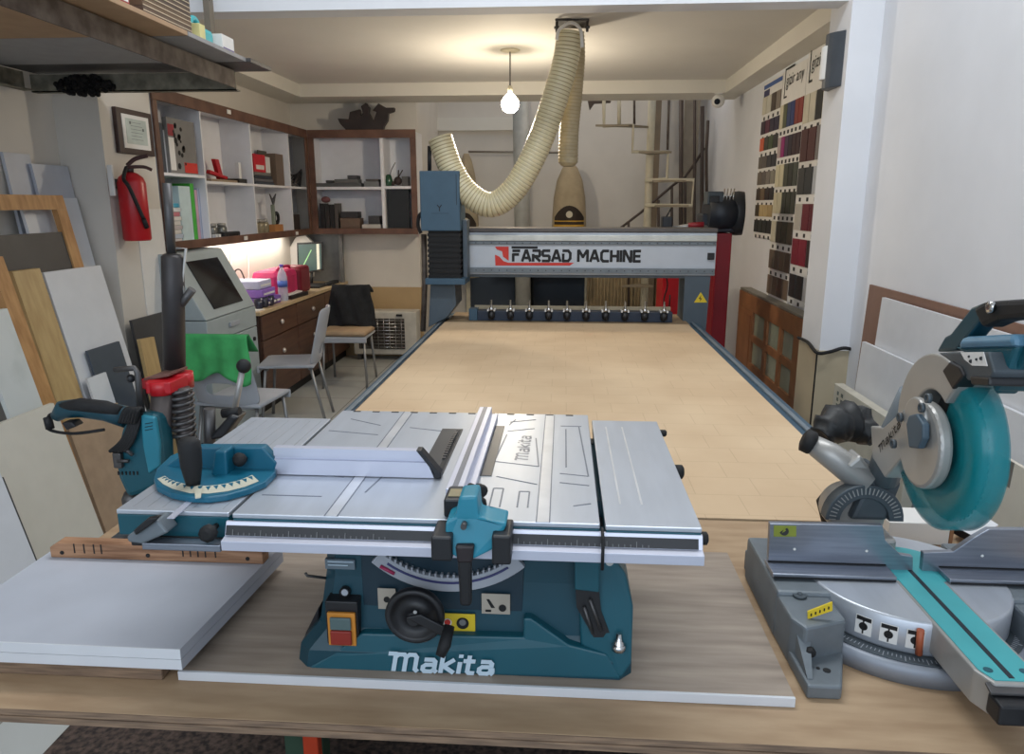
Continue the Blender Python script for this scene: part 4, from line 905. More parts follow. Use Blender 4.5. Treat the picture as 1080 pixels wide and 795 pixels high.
# security camera
q = AY(758, 106, 6.9); sc_ = thing('security_camera', 'small white dome security camera under the ceiling edge', 'camera', (q.x, 6.95, 2.5))
MB().lathe([(.035, 0), (.04, .01)], (q.x + .02, 7.02, 2.488)).cyl((q.x + .02, 7.02, 2.49), (q.x, 6.95, q.z), .01, seg=8).build('mount', paper_m, sc_)
MB().sphere((q.x, 6.93, q.z), .058).build('dome', paper_m, sc_)
MB().lathe([(.026, 0), (.024, .012)], (q.x - .015, 6.885, q.z - .01), (-.3, -1, -.2)).build('lens', glassd_m, sc_)

# ================================================================= RIGHT WALL: sample boards, door leaf, light
def RW(px, py, x=XRF): return AX(px, py, x)
sb_i = 0
def sboard(name, lab, y0, y1, z0, z1, rows, lines=(), top_=None):
    t = thing(name, lab, 'sample board', (XRF - .01, (y0 + y1) / 2, z0), 'colour sample boards')
    MB().box(XRF - .012, XRF - .001, y0, y1, z0, z1).build('backing', paper_m, t)
    for (za, zb, cols) in rows:
        n = len(cols); gap = .012
        for k, cc in enumerate(cols):
            ya = y1 - (y1 - y0) * (k + .06) / n; yb = y1 - (y1 - y0) * (k + .94) / n
            MB().box(XRF - .018, XRF - .0125, yb, ya, za, zb).build('swatch', mat('swatch_%d_%d_%d' % cc, L(*cc), .5, noise=.04), t)
        for k in range(n):
            yc = y1 - (y1 - y0) * (k + .5) / n; MB().box(XRF - .0135, XRF - .0122, yc - .02, yc + .02, za - .045, za - .02).build('label_mark', blackp_m, t)
    return t
yA1, yA0 = RW(800, 200).y, RW(824, 130).y
yB1, yB0 = yA0 - .01, RW(850, 110).y
yC1, yC0 = yB0 - .01, 4.62
zA = lambda py, px=803: RW(px, py).z
A = sboard('sample_board', 'narrow sample board farthest along the right wall with blue header stripe', yA0, yA1, zA(250), zA(92), [
    (zA(123, 803), zA(106, 803), [(206, 200, 180), (200, 196, 180), (74, 62, 52), (130, 120, 108)]),
    (zA(143), zA(130), [(56, 38, 50), (90, 40, 60), (48, 40, 58), (54, 46, 66)]),
    (zA(160), zA(147), [(212, 98, 60), (70, 68, 56), (68, 80, 54), (50, 48, 46)]),
    (zA(178), zA(166), [(104, 96, 88), (96, 88, 82), (58, 56, 60), (50, 48, 54)]),
    (zA(195), zA(182), [(112, 100, 88), (100, 92, 86), (124, 116, 108), (140, 134, 120)]),
    (zA(211), zA(199), [(60, 44, 34), (110, 90, 66), (46, 34, 34), (36, 30, 32)]),
    (zA(228), zA(216), [(70, 56, 38), (188, 164, 116), (186, 162, 116), (176, 152, 108)]),
    (zA(245), zA(232), [(34, 36, 34), (40, 44, 40), (36, 38, 38), (30, 30, 32)])])
MB().box(XRF - .016, XRF - .0125, yA0 + .01, yA1 - .01, zA(98), zA(94)).build('header_stripe', mat('blue_print', L(62, 96, 160), .5), A)
MB().box(XRF - .016, XRF - .0125, yA1 - .17, yA1 - .02, zA(106), zA(99.5)).build('header_logo', mat('navy_print', L(50, 52, 96), .5), A)
zB = lambda py, px=826: RW(px, py).z
Bz = sboard('sample_board', 'middle sample board on the right wall with bold coloured swatches', yB0, yB1, zB(318, 818) , zB(78), [
    (zB(136), zB(112), [(206, 198, 170), (92, 96, 66), (52, 66, 106), (46, 60, 110), (130, 54, 44), (138, 52, 44)]),
    (zB(166), zB(145), [(180, 160, 160), (150, 40, 110), (70, 52, 74), (50, 40, 50), (60, 38, 42), (62, 38, 42)]),
    (zB(197, 824), zB(174, 824), [(208, 200, 170), (206, 198, 168), (70, 72, 60), (52, 54, 48), (70, 74, 66)]),
    (zB(225, 822), zB(203, 822), [(204, 196, 168), (202, 194, 166), (58, 60, 50), (60, 62, 52), (64, 66, 58)]),
    (zB(255, 818), zB(233, 818), [(204, 198, 176), (70, 66, 56), (62, 60, 50), (84, 74, 60)]),
    (zB(283, 816), zB(263, 816), [(112, 98, 84), (92, 82, 72), (104, 90, 76), (84, 72, 62)]),
    (zB(310, 815), zB(290, 815), [(130, 112, 96), (104, 88, 76), (90, 74, 64), (120, 104, 88)])])
text('header_lettering', 'gizir any', blackp_m, Bz, V((XRF - .014, yB1 - .09, zB(96, 830))), (0, -1, 0), (0, 0, 1), .40, .10)
g = MB()
for (ya, yb, za, zb) in ((.05, .062, -.05, .15), (.05, .26, .138, .15), (.05, .12, -.05, -.038)): g.box(XRF - .0145, XRF - .0125, yB1 - ya, yB1 - yb, zB(96, 830) + za, zB(96, 830) + zb)
g.build('header_bracket', blackp_m, Bz)
zC = lambda py, px=852: RW(px, py).z
Cz = sboard('sample_board', 'sample board nearest the right pillar with dark red swatches', yC0, yC1, zC(322, 842), zC(58), [
    (zC(128, 858), zC(98, 858), [(206, 200, 180), (208, 202, 184), (30, 30, 30), (208, 202, 184), (204, 200, 180)]),
    (zC(170, 853), zC(136, 853), [(80, 44, 44), (86, 46, 46), (130, 124, 124), (140, 134, 132)]),
    (zC(205, 850), zC(177, 850), [(62, 62, 62), (54, 56, 58), (180, 184, 190), (190, 192, 196)]),
    (zC(243, 848), zC(215, 848), [(186, 180, 170), (110, 44, 54), (100, 40, 50), (96, 40, 48)]),
    (zC(280, 845), zC(252, 845), [(130, 36, 54), (132, 38, 56), (60, 50, 50), (58, 48, 48)]),
    (zC(315, 842), zC(290, 842), [(52, 54, 56), (50, 52, 54), (206, 206, 206), (210, 210, 210)])])
text('header_lettering', 'gizir', blackp_m, Cz, V((XRF - .014, yC1 - .09, zC(78, 858))), (0, -1, 0), (0, 0, 1), .22, .10)
g = MB()
for (ya, yb, za, zb) in ((.05, .065, -.05, .17), (.05, .30, .155, .17), (.05, .12, -.05, -.035)): g.box(XRF - .0145, XRF - .0125, yC1 - ya, yC1 - yb, zC(78, 858) + za, zC(78, 858) + zb)
g.build('header_bracket', blackp_m, Cz)
# brown glazed door leaf leaning on wall
dl = thing('glazed_door_leaf', 'brown wooden glazed door leaf lying on its side against the right wall', 'door leaf', (1.5, 5.5, 0))
dm = mat('door_brown', L(150, 102, 66), .5, nscale=7, col2=L(128, 84, 54))
y0_, y1_ = 4.62, 6.30; zt0 = .855
def dz(px, py): return AX(px, py, 1.48)
zr = [dz(829, 362), dz(829, 378), dz(824, 386), dz(824, 412)]
Z2 = (dz(831, 379).z, dz(831, 350).z); Z1 = (dz(828, 414).z, dz(828, 386).z)
cols = [(dz(824, 362).y, dz(837, 362).y), (dz(808, 362).y, dz(821, 362).y), (dz(792.5, 362).y, dz(805, 362).y)]

MB().box(1.475, 1.515, y0_, y1_, Z2[1], zt0, .004).build('rail', dm, dl)
MB().box(1.475, 1.515, y0_, y1_, .0, Z1[0], .004).build('rail', dm, dl)
ysep = [y1_] + [v for c in reversed(cols) for v in c] + [y0_]
for k in range(0, len(ysep), 2):
    a_, b_ = ysep[k], ysep[k + 1]
    MB().box(1.4752, 1.5148, b_, a_, Z1[0], Z2[1], .001).build('stile', dm, dl)
MB().box(1.477, 1.513, min(c[1] for c in cols), max(c[0] for c in cols), Z1[1], Z2[0], .001).build('glazing_bar', dm, dl)
for (a_, b_) in cols:
    for (za, zb) in (Z2, Z1):
        MB().box(1.492, 1.497, b_, a_, za, zb).build('glass_pane', frost_m, dl)
MB().box(1.4705, 1.4748, cols[2][0] + .06, y1_ - .08, .16, zt0 - .16, .001).build('side_panel', dm, dl)
tag(MB().box(1.48, 1.565, 4.35, 6.3, .858, .875, .002).build('wall_ledge', mat('ledge_grey', L(130, 124, 112), .5)), 'thin grey ledge running over the brown door leaf', 'ledge')
# pillar lamp
ll = thing('wall_light', 'dark grey curved emergency light with white lens on the pillar side', 'wall light', (1.33, 4.07, 1.9))
za, zb = AX(882, 93, 1.35).z, AX(882, 38, 1.35).z
def arcp_(r, y0, y1, n=8): return [V((1.349 - r * math.sin(PI * k / n), y0 + (y1 - y0) * k / n, 0)) for k in range(n + 1)]
q = arcp_(.06, 3.965, 4.16)
MB().prism([V((v.x, v.y, za)) for v in q], (0, 0, zb - za), .003).build('housing', mat('lamp_grey', L(70, 76, 84), .45), ll)
q = arcp_(.074, 4.0, 4.158)
MB().prism([V((v.x, v.y, za + .045)) for v in q], (0, 0, zb - za - .10), .002).build('lens', paper_m, ll)
tag(MB().tube(spline([AX(842, 356, 1.33), AX(852, 361, 1.33), AX(862, 372, 1.32), AY(875, 371, 3.895), AY(890, 367, 3.895), AY(904, 370, 3.895)], 6), .009, 8).build('black_cable', rubber_m), 'black cable tacked around the right pillar above the marble', 'cable')

# boards leaning on the right wall
def lean(name, lab, xt, xb, zt, y0, y1, th_, m, cat='board', grp=None, edge=None, zb=0.0, par=None, sgn=1):
    # board leaning against a wall: top line at x=xt,z=zt ; foot at x=xb,z=zb
    mb = MB(); mb.hexa([V((xt, y0, zt)), V((xt, y1, zt)), V((xb, y1, zb)), V((xb, y0, zb))], [V((xt - sgn * th_, y0, zt)), V((xt - sgn * th_, y1, zt)), V((xb - sgn * th_, y1, zb)), V((xb - sgn * th_, y0, zb))])
    o = mb.build(name, m)
    if lab: tag(o, lab, cat, grp)
    return o
lean('mdf_sheet', 'large brown board behind the white panels, leaning on the right wall', 1.494, 1.455, 1.17, 1.5, 3.70, .012, brown_m2 if 'brown_m2' in globals() else mat('brown_board', L(132, 100, 84), .6, noise=.06), grp='boards on the right wall')
lean('white_board', 'tall white panel in front of the brown board on the right wall', 1.470, 1.425, 1.135, 1.4, AX(931, 312, 1.46).y - .01, .016, white_m, grp='boards on the right wall')
lean('white_board', 'lower white panel, frontmost against the right wall behind the mitre saw', 1.438, 1.395, AX(909, 360, 1.42).z, 1.3, AX(909, 360, 1.42).y, .016, white_m, grp='boards on the right wall')
gstr = thing('striped_panel', 'cream panel with grey strips leaning behind the mitre saw guard', 'board', (1.3, 2.4, 0))
MB().hexa([V((1.36, 1.9, .80)), V((1.36, 2.6, .80)), V((1.33, 2.6, .0)), V((1.33, 1.9, .0))], [V((1.348, 1.9, .80)), V((1.348, 2.6, .80)), V((1.318, 2.6, .0)), V((1.318, 1.9, .0))]).build('panel', whitew_m, gstr)
g = MB()
for y in (2.0, 2.18, 2.36): g.box(1.345, 1.349, y, y + .05, .55, .80)
g.build('grey_strip', mat('strip_grey', L(120, 118, 112), .5), gstr)
tb = MB().hexa([AX(888, 405, 1.38), AX(932, 428, 1.38), AX(930, 445, 1.36), AX(884, 421, 1.36)], [AX(888, 405, 1.38) + V((-.03, 0, 0)), AX(932, 428, 1.38) + V((-.03, 0, 0)), AX(930, 445, 1.36) + V((-.03, 0, 0)), AX(884, 421, 1.36) + V((-.03, 0, 0))])
pk = thing('tile_box', 'long cream box with printed letters leaning behind the black dust bag', 'box', (1.36, 3.3, .3))
p0, p1 = AX(889, 404, 1.38), AX(936, 432, 1.38)
MB().box(1.34, 1.385, p1.y - .3, p0.y, .02, p0.z, .003).build('carton', mat('carton_cream', L(200, 196, 182), .6), pk)
for k in range(7):
    for c_, h_ in ((.05, .018), (.10, .024)): MB().box(1.338, 1.3398, p0.y - c_ - h_, p0.y - c_, p0.z - .045 - k * .030, p0.z - .028 - k * .030).build('printed_mark', mat('carton_print', L(90, 100, 96), .6), pk)
# white box and boards on bench behind mitre saw
wbx = thing('carton_box', 'small white carton with brown end on the bench behind the mitre saw', 'box', (.82, 1.62, .80))
MB().box(.742, .875, 1.60, 1.69, .8005, .853, .002).build('carton', paper_m, wbx)
MB().box(.8755, .884, 1.60, 1.69, .8005, .853, .001).build('end_flap', mat('carton_brown', L(150, 110, 78), .7), wbx)
wpk = thing('white_offcut', 'white board offcut with black edge beside the white carton', 'board', (1.0, 1.6, .80))
q = [AZ(1005, 562, .815), AZ(1030, 575, .815), AZ(1052, 560, .815), AZ(1022, 541, .815)]
MB().prism(q, (0, 0, .016)).build('panel', white_m, wpk)
MB().prism([q[0], q[1], q[1] + V((0, -.004, 0)), q[0] + V((0, -.004, 0))], (0, 0, .017)).build('edge_band', blackp_m, wpk)
for v in (0,):
    box('support', .99, 1.02, 1.62, 1.66, .8005, .815, pine_m, wpk)

# ================================================================= LEFT: leaning boards, pillar things
def leanL(name, lab, pl_, pr_, xt, slope, th_, m, zt=None, cat='board', zb=0.0):
    a, b2 = AX(*pl_, xt), AX(*pr_, xt); b2.y = min(b2.y, 3.94); z = zt if zt else (a.z + b2.z) / 2
    return lean(name, lab, xt - th_, xt - th_ + slope * (z - zb), z, a.y, b2.y, th_, m, cat, 'boards leaning on the left wall', zb=zb, sgn=-1)
leanL('white_board', 'tallest pale panel at the far left, standing against the wall', (3, 161), (31, 162), -2.68, .10, .016, gwhite_m)
leanL('white_board', 'tall pale panel next to the tallest one against the left wall', (33, 172), (74, 176), -2.655, .12, .016, gwhite_m)
leanL('white_board', 'long white panel behind the pine frame, right edge showing', (20, 208), (81, 209), -2.62, .16, .016, white_m)
fr_ = thing('wooden_frame', 'orange pine frame around a dark panel leaning on the left wall', 'frame', (-2.4, 3.4, 0))
xt = -2.58; pa, pb = AX(-40, 205, xt), AX(60, 206, xt); zt_ = pb.z; S_ = .18
def lp(y, z, o=0): return V((xt + (zt_ - z) * S_ + o, y, z))
def lquad(y0, y1, z0, z1, t=.03, o=0): return ([lp(y0, z1, o), lp(y1, z1, o), lp(y1, z0, o), lp(y0, z0, o)], [lp(y0, z1, o + t), lp(y1, z1, o + t), lp(y1, z0, o + t), lp(y0, z0, o + t)])
MB().hexa(*lquad(pa.y, pb.y, zt_ - .07, zt_)).build('top_rail', pine_m, fr_)
MB().hexa(*lquad(pb.y - .075, pb.y, .0, zt_ - .0705)).build('stile', pine_m, fr_)
MB().hexa(*lquad(pa.y, pa.y + .06, .0, zt_ - .0705)).build('stile', pine_m, fr_)
MB().hexa(*lquad(pa.y + .061, pb.y - .076, .3, zt_ - .18, .012, .008)).build('dark_panel', dark_m, fr_)
leanL('oak_board', 'light oak-coloured board between the pine frame and the white panel', (13, 286), (42, 283), -2.45, .20, .03, oak_m)
leanL('white_board', 'wide white panel under the fire extinguisher, right of the oak board', (46, 287), (106, 280), -2.45, .20, .018, white_m)
leanL('slate_board', 'small slate-grey square panel on the white panel', (92, 369), (126, 361), -2.345, .20, .012, slate_m, zb=.35)
leanL('white_offcut', 'narrow white offcut standing before the slate panel', (92, 398), (112, 394), -2.30, .20, .012, white_m, zb=.2)
leanL('beige_board', 'plain beige panel behind the teal drill', (70, 440), (125, 432), -2.26, .22, .018, mat('beige_mdf', L(186, 158, 130), .7))
leanL('pine_board', 'pine strip leaning diagonally at the far left in front of the frame', (-12, 272), (3, 270), -2.42, .22, .03, pine_m)
leanL('marbled_board', 'white marbled panel at the far left edge', (-30, 330), (8, 327), -2.34, .22, .018, mat('marble_white', L(208, 212, 210), .4, nscale=5, col2=L(180, 186, 182), lo=.2, hi=.5))
leanL('cream_board', 'large cream panel leaning in front at the left behind the grey sheets', (-30, 455), (57, 428), -2.18, .24, .018, whitew_m)
leanL('white_board', 'white panel with dark edge at the bottom left corner', (-60, 500), (-2, 500), -1.98, .24, .018, white_m)
a = AX(-2, 505, -1.96)
leanL('dark_board', 'dark thin strip between the cream panel and bottom left white panel', (-2, 505), (4, 504), -1.99, .24, .02, dark_m)
# boards by pillar
dkb = thing('dark_board', 'dark grey panel leaning on the pillar under the extinguisher', 'board', (-2.38, 3.9, 0))
MB().hexa([AX(136, 338, -2.40), AX(170, 329, -2.40), V((-2.30, AX(170, 329, -2.40).y, 0)), V((-2.30, AX(136, 338, -2.40).y, 0))], [AX(136, 338, -2.40) + V((.016, 0, 0)), AX(170, 329, -2.40) + V((.016, 0, 0)), V((-2.284, AX(170, 329, -2.40).y, 0)), V((-2.284, AX(136, 338, -2.40).y, 0))]).build('panel', dark_m, dkb)
okb = thing('wood_offcut', 'small oak offcut standing in front of the dark grey panel', 'board', (-2.3, 3.9, 0))
MB().hexa([AX(144, 358, -2.34), AX(159, 355, -2.34), V((-2.26, AX(159, 355, -2.34).y, 0)), V((-2.26, AX(144, 358, -2.34).y, 0))], [AX(144, 358, -2.34) + V((.02, 0, 0)), AX(159, 355, -2.34) + V((.02, 0, 0)), V((-2.24, AX(159, 355, -2.34).y, 0)), V((-2.24, AX(144, 358, -2.34).y, 0))]).build('panel', oak_m, okb)

# certificate
ce = thing('certificate_frame', 'framed certificate with dark brown frame on the pillar', 'picture frame', (-2.44, 4.26, 1.85))
ya, yb, za, zb = AX(120, 140, -2.45).y, AX(157, 140, -2.45).y, AX(140, 163, -2.45).z, AX(140, 117, -2.45).z
MB().box(-2.449, -2.425, ya, yb, za, zb, .004).build('frame', mat('frame_brown', L(58, 38, 34), .4), ce)
MB().box(-2.4248, -2.422, ya + .045, yb - .045, za + .03, zb - .03).build('mount', paper_m, ce)
pg = MB().box(-2.4218, -2.4205, ya + .075, yb - .075, za + .055, zb - .05).build('certificate', mat('cert_green', L(186, 196, 190), .5), ce)
g = MB()
for k in range(6): g.box(-2.4204, -2.4200, ya + .12, yb - .12 - .01 * (k % 2), za + .08 + k * .018, za + .082 + k * .018)
for (u, v) in ((ya + .11, zb - .08), (yb - .12, zb - .11)): g.box(-2.4204, -2.42, u, u + .015, v, v + .015)
g.build('printed_text', mat('print_grey', L(90, 96, 96), .5), pg)
# paper sheet below extinguisher
tag(MB().box(-2.449, -2.444, 4.18, 4.455, .85, 1.52).build('white_sheet', paper_m), 'plain white sheet fixed to the pillar beneath the extinguisher', 'sheet')
# extinguisher
q = AX(141, 215, -2.36); ex = thing('fire_extinguisher', 'red fire extinguisher hanging on the pillar under the certificate', 'fire extinguisher', (-2.36, q.y, AX(141, 255, -2.36).z))
zb0 = AX(141, 254, -2.36).z; ztp = AX(141, 183, -2.36).z; H = ztp - zb0; rr = .072
body = MB().lathe([(rr * .9, 0), (rr, .01), (rr, H * .86), (rr * .85, H * .94), (rr * .5, H), (.02, H + .005)], (-2.36, q.y, zb0), seg=28).build('cylinder', red_m, ex)
MB().lathe([(.018, 0), (.02, .02), (.012, .035)], (-2.36, q.y, ztp + .006)).build('valve', steel_m, ex)
MB().tube(spline([(-2.36, q.y - .02, ztp + .04), (-2.33, q.y + .01, ztp + .075), (-2.28, q.y + .05, ztp + .095)]), .011, 8).tube(spline([(-2.36, q.y - .03, ztp + .03), (-2.30, q.y + .03, ztp + .035), (-2.27, q.y + .06, ztp + .02)]), .009, 8).build('lever', mat('lever_brown', L(70, 40, 40), .4), ex)
MB().tube(spline([(-2.36, q.y - .03, ztp + .03), (-2.35, q.y - .085, ztp - .03), (-2.32, q.y - .09, zb0 + .28), (-2.285, q.y - .05, zb0 + .12)]), .010, 8).tube([(-2.285, q.y - .05, zb0 + .12), (-2.282, q.y - .03, zb0 + .07)], .013, 10).build('discharge_hose', rubber_m, ex)
MB().box(-2.449, -2.40, q.y - .03, q.y + .03, ztp - .08, ztp - .03, .003).build('wall_bracket', steel_m, ex)
MB().box(-2.43, -2.40, q.y - .10, q.y - .085, zb0 + .24, zb0 + .40, .003).build('tag', paper_m, ex)

# overhead steel bracket and boards on it (near left)
sb = thing('steel_shelf_bracket', 'rusty welded steel angle bracket holding the overhead boards', 'shelf bracket', (-2.0, 3.0, 2.09))
MB().box(-1.69, -1.635, 1.2, 3.795, 2.184, 2.19).box(-1.641, -1.635, 1.2, 3.795, 2.11, 2.1835).build('front_angle', rust_m, sb)
MB().box(XL + .001, -1.635, 3.80, 3.806, 2.10, 2.185).box(XL + .001, -1.635, 3.80, 3.85, 2.10, 2.106).build('cross_angle', mat('old_steel2', L(150, 146, 130), .65, .1, nscale=14, col2=L(104, 100, 88)), sb)
MB().box(XL + .001, -1.642, 2.2, 2.206, 2.12, 2.18).build('cross_angle', rust_m, sb)
MB().box(XL + .001, XL + .05, 1.2, 3.745, 2.10, 2.106).box(XL + .001, XL + .008, 1.2, 3.745, 2.10, 2.19).build('wall_angle', mat('old_steel2', (1, 1, 1)), sb)
tag(box('shelf_board', -2.695, -1.49, 1.1, 3.05, 2.195, 2.213, mat('shelf_particle', L(172, 142, 112), .7, noise=.06)), 'long brown particle board lying on the steel bracket overhead', 'board', 'overhead boards')
tag(box('shelf_board', -2.695, -1.49, 3.055, 3.60, 2.195, 2.213, mat('shelf_grey', L(150, 150, 152), .6, noise=.05)), 'pale grey board on the overhead bracket behind the brown one', 'board', 'overhead boards')
tag(box('shelf_board', -2.695, -1.47, 3.605, 3.86, 2.195, 2.213, dark_m), 'dark grey board at the far tip of the overhead bracket', 'board', 'overhead boards')
f = MB(); rr_ = random.Random(5)  # clustered black balls stand in for a flat soot stain
for k in range(170):
    a_ = rr_.random() * 6.28; b_ = math.sqrt(rr_.random()); f.sphere((-2.40 + .15 * b_ * math.cos(a_), 3.765 + .03 * rr_.random(), 2.125 + .045 * b_ * math.sin(a_)), .006 + .011 * rr_.random(), seg=6)
tag(f.build('soot_patch', mat('soot_black', L(26, 24, 24), 1.0, noise=.3, nscale=40)), 'black soot stain, built up from small balls, where the steel bracket meets the left wall', 'soot stain')
# stack of tile boxes overhead
bxc = [(92, 74, 62), (100, 80, 66), (112, 90, 70), (104, 84, 66), (84, 68, 58), (92, 76, 64), (76, 64, 58), (70, 60, 56), (66, 56, 52)]
for k in range(9):
    z = 2.2135 + k * .0175; cc = bxc[k]
    t = thing('flooring_plank', '%s of the stacked flooring planks on the overhead board, counted from the bottom' % (ords[k]), 'flooring plank', (-1.68, 3.08, z), 'flooring planks on the overhead board')
    MB().box(-1.75, -1.525, 2.80, 3.16, z, z + .0165).build('plank', mat('plank_%d' % k, L(*cc), .6, noise=.08), t)
    MB().box(-1.5248, -1.523, 2.80, 3.16, z + .0005, z + .004).build('pale_edge', mat('pale_edge', L(206, 188, 160), .6), t)
for i, (x, y, dx, dy, dz_, cc, lab, nm) in enumerate(((-1.60, 2.52, .10, .10, .11, (60, 170, 190), 'small turquoise carton near the front edge of the overhead board', 'turquoise_carton'), (-1.60, 2.66, .12, .09, .13, (170, 30, 44), 'red printed carton beside the stacked planks overhead', 'red_carton'))):
    t = thing(nm, lab, 'box', (x, y, 2.2135)); MB().box(x - dx / 2, x + dx / 2 + .02, y - dy / 2, y + dy / 2, 2.2135, 2.2135 + dz_, .002).build('carton', mat('c_%d' % i, L(*cc), .5), t)
    MB().box(x + dx / 2 + .0202, x + dx / 2 + .022, y - dy / 2 + .01, y + dy / 2 - .01, 2.23, 2.25).build('printed_band', paper_m, t)
t = thing('jerry_can', 'turquoise plastic can with handle behind the white carton overhead', 'can', (-1.66, 3.50, 2.2135))
MB().box(-1.66, -1.55, 3.30, 3.42, 2.2135, 2.29, .02).build('can_body', tealarm_m, t)
MB().tube(spline([(-1.61, 3.31, 2.285), (-1.61, 3.34, 2.325), (-1.61, 3.38, 2.325), (-1.61, 3.41, 2.285)]), .012, 10).build('handle', tealarm_m, t)
t = thing('white_carton', 'white carton with purple base at the tip of the overhead boards', 'box', (-1.6, 3.62, 2.2135))
MB().box(-1.63, -1.525, 3.44, 3.56, 2.2135, 2.285, .002).build('carton', paper_m, t)
MB().box(-1.5248, -1.524, 3.445, 3.555, 2.215, 2.232).build('purple_band', mat('purple_print', L(90, 60, 140), .5), t)
t = tag(MB().box(-1.56, -1.52, 3.22, 3.27, 2.2135, 2.28, .002).build('yellow_pack', mat('pale_yellow', L(222, 214, 150), .5)), 'narrow pale yellow pack between the planks and the turquoise can', 'pack')
tag(MB().box(-1.79, -1.76, 3.85, 3.90, 2.214, 3.98).build('upright_strut', mat('strut_grey', L(118, 110, 98), .6)), 'grey upright strut rising from the overhead boards to the ceiling', 'strut')

# ================================================================= WALL CABINETS
XC = -2.45; ys0 = 4.47; ys1 = 7.18
z_bot = 1.285; z_top = 2.21
def S(px, py): return AX(px, py, XC)
whc = mat('cabinet_white', L(228, 228, 232), .55, noise=.02)
ca = thing('wall_cabinet', 'long open white wall cabinet with brown trim above the desk on the left wall', 'wall cabinet', (-2.57, 5.8, z_bot))
yv = [ys0 + .05, S(211, 122).y, S(263, 132).y, S(303.5, 143).y, S(322, 180).y if S(322, 180).y < 7.1 else 7.1]
MB().box(XL + .002, XL + .01, ys0, ys1 + .30, z_bot, z_top).build('back_panel', whc, ca)
MB().box(XC, XC + .015, ys0, ys1, z_top - .055, z_top + .02, .002).box(XC, XC + .015, ys0, ys1, z_bot - .02, z_bot + .035, .002).box(XC, XC + .015, ys0, ys0 + .045, z_bot + .036, z_top - .056, .002).box(XC, XC + .015, ys1 - .06, ys1 - .001, z_bot + .036, z_top - .056, .002).build('brown_trim', trimbrown_m, ca)
MB().box(XL + .011, XC - .001, ys0, ys1 + .30, z_bot, z_bot + .018).build('bottom_board', whc, ca)
MB().box(XL + .011, XC - .001, ys0, ys1 + .30, z_top - .02, z_top).build('top_board', whc, ca)
zs1, zs2 = S(190, 183).z, S(240, 192).z
for k, y in enumerate(yv[1:-1] + [ys0 + .02]):
    MB().box(XL + .011, XC - .001, y - .009, y + .009, z_bot + .0185, z_top - .0205).build('divider', whc, ca)
shz = []
cells = [(ys0 + .03, yv[1] - .0095, zs1)] + [(yv[k] + .0095, yv[k + 1] - .0095, zs2) for k in (1, 2)] + [(yv[3] + .0095, ys1 + .1, zs2)]
for (a, b_, z) in cells: MB().box(XL + .011, XC - .002, a, b_, z - .018, z).build('shelf', whc, ca)
for px, py in ((241, 118), (259, 251), (313, 246)):
    p = AX(px, py, XC + .016); MB().box(XC + .0152, XC + .022, p.y - .03, p.y + .03, p.z - .015, p.z + .015, .003).build('trim_cap', paper_m, ca)
cbk = thing('corner_cabinet', 'two-bay open white wall cabinet with brown trim on the back wall', 'wall cabinet', (-1.9, 7.35, z_bot))
YC = 7.18
xk0, xk1 = -2.435, -1.40
MB().box(xk0, xk1, YC, YC + .02, z_top - .055, z_top + .02, .002).box(xk0, xk1, YC, YC + .02, z_bot - .02, z_bot + .035, .002).box(xk0, xk0 + .055, YC, YC + .02, z_bot + .036, z_top - .056, .002).box(xk1 - .055, xk1, YC, YC + .02, z_bot + .036, z_top - .056, .002).build('brown_trim', trimbrown_m, cbk)
MB().box(xk0, xk1, YB - .01, YB - .002, z_bot, z_top).build('back_panel', whc, cbk)
MB().box(xk0, xk1, YC + .021, YB - .011, z_bot, z_bot + .02).box(xk0, xk1, YC + .021, YB - .011, z_top - .02, z_top).build('case_board', whc, cbk)
MB().box(xk1 - .018, xk1, YC + .021, YB - .011, z_bot + .021, z_top - .021).box(xk0, xk0 + .018, YC + .021, YB - .011, z_bot + .021, z_top - .021).build('side_board', whc, cbk)
xd = AY(403, 190, YC).x; zm = AY(380, 198, YC).z
MB().box(xd - .016, xd + .016, YC + .021, YB - .011, z_bot + .021, z_top - .021).build('divider', whc, cbk)
MB().box(xk0 + .019, xd - .017, YC + .022, YB - .011, zm - .016, zm + .01).build('shelf', whc, cbk)
MB().box(xd + .017, xk1 - .019, YC + .022, YB - .011, zm - .01, zm + .016).build('shelf', whc, cbk)
# carved ornament on top of cabinet
OY = 7.22
oz = z_top + .021; op = [(356.6, 124.7), (368, 125.3), (369.6, 118.5), (380, 115.9), (380.3, 122.7), (383.5, 119.5), (381.6, 113), (386.8, 109.7), (390.3, 114.3), (389.3, 118.8), (393.9, 127.9), (397.8, 118.8), (393.6, 117.2), (400, 110.4), (408, 114.6), (416.6, 114.6), (415.9, 118.2), (410, 120.1), (408.8, 127.3), (404.9, 132.5), (404, 136), (364.7, 136), (358.9, 129.9)]
sx = lambda px: AY(px, 136, OY).x; szz = lambda py: oz + (136.0 - py) * .0092
orn = tag(MB().prism([V((sx(px), OY, szz(py))) for px, py in op], (0, .06, 0), .002).build('carved_ornament', mat('ebony_wood', L(52, 42, 40), .5, noise=.2)), 'dark carved wooden calligraphy ornament standing on top of the back cabinet', 'ornament')

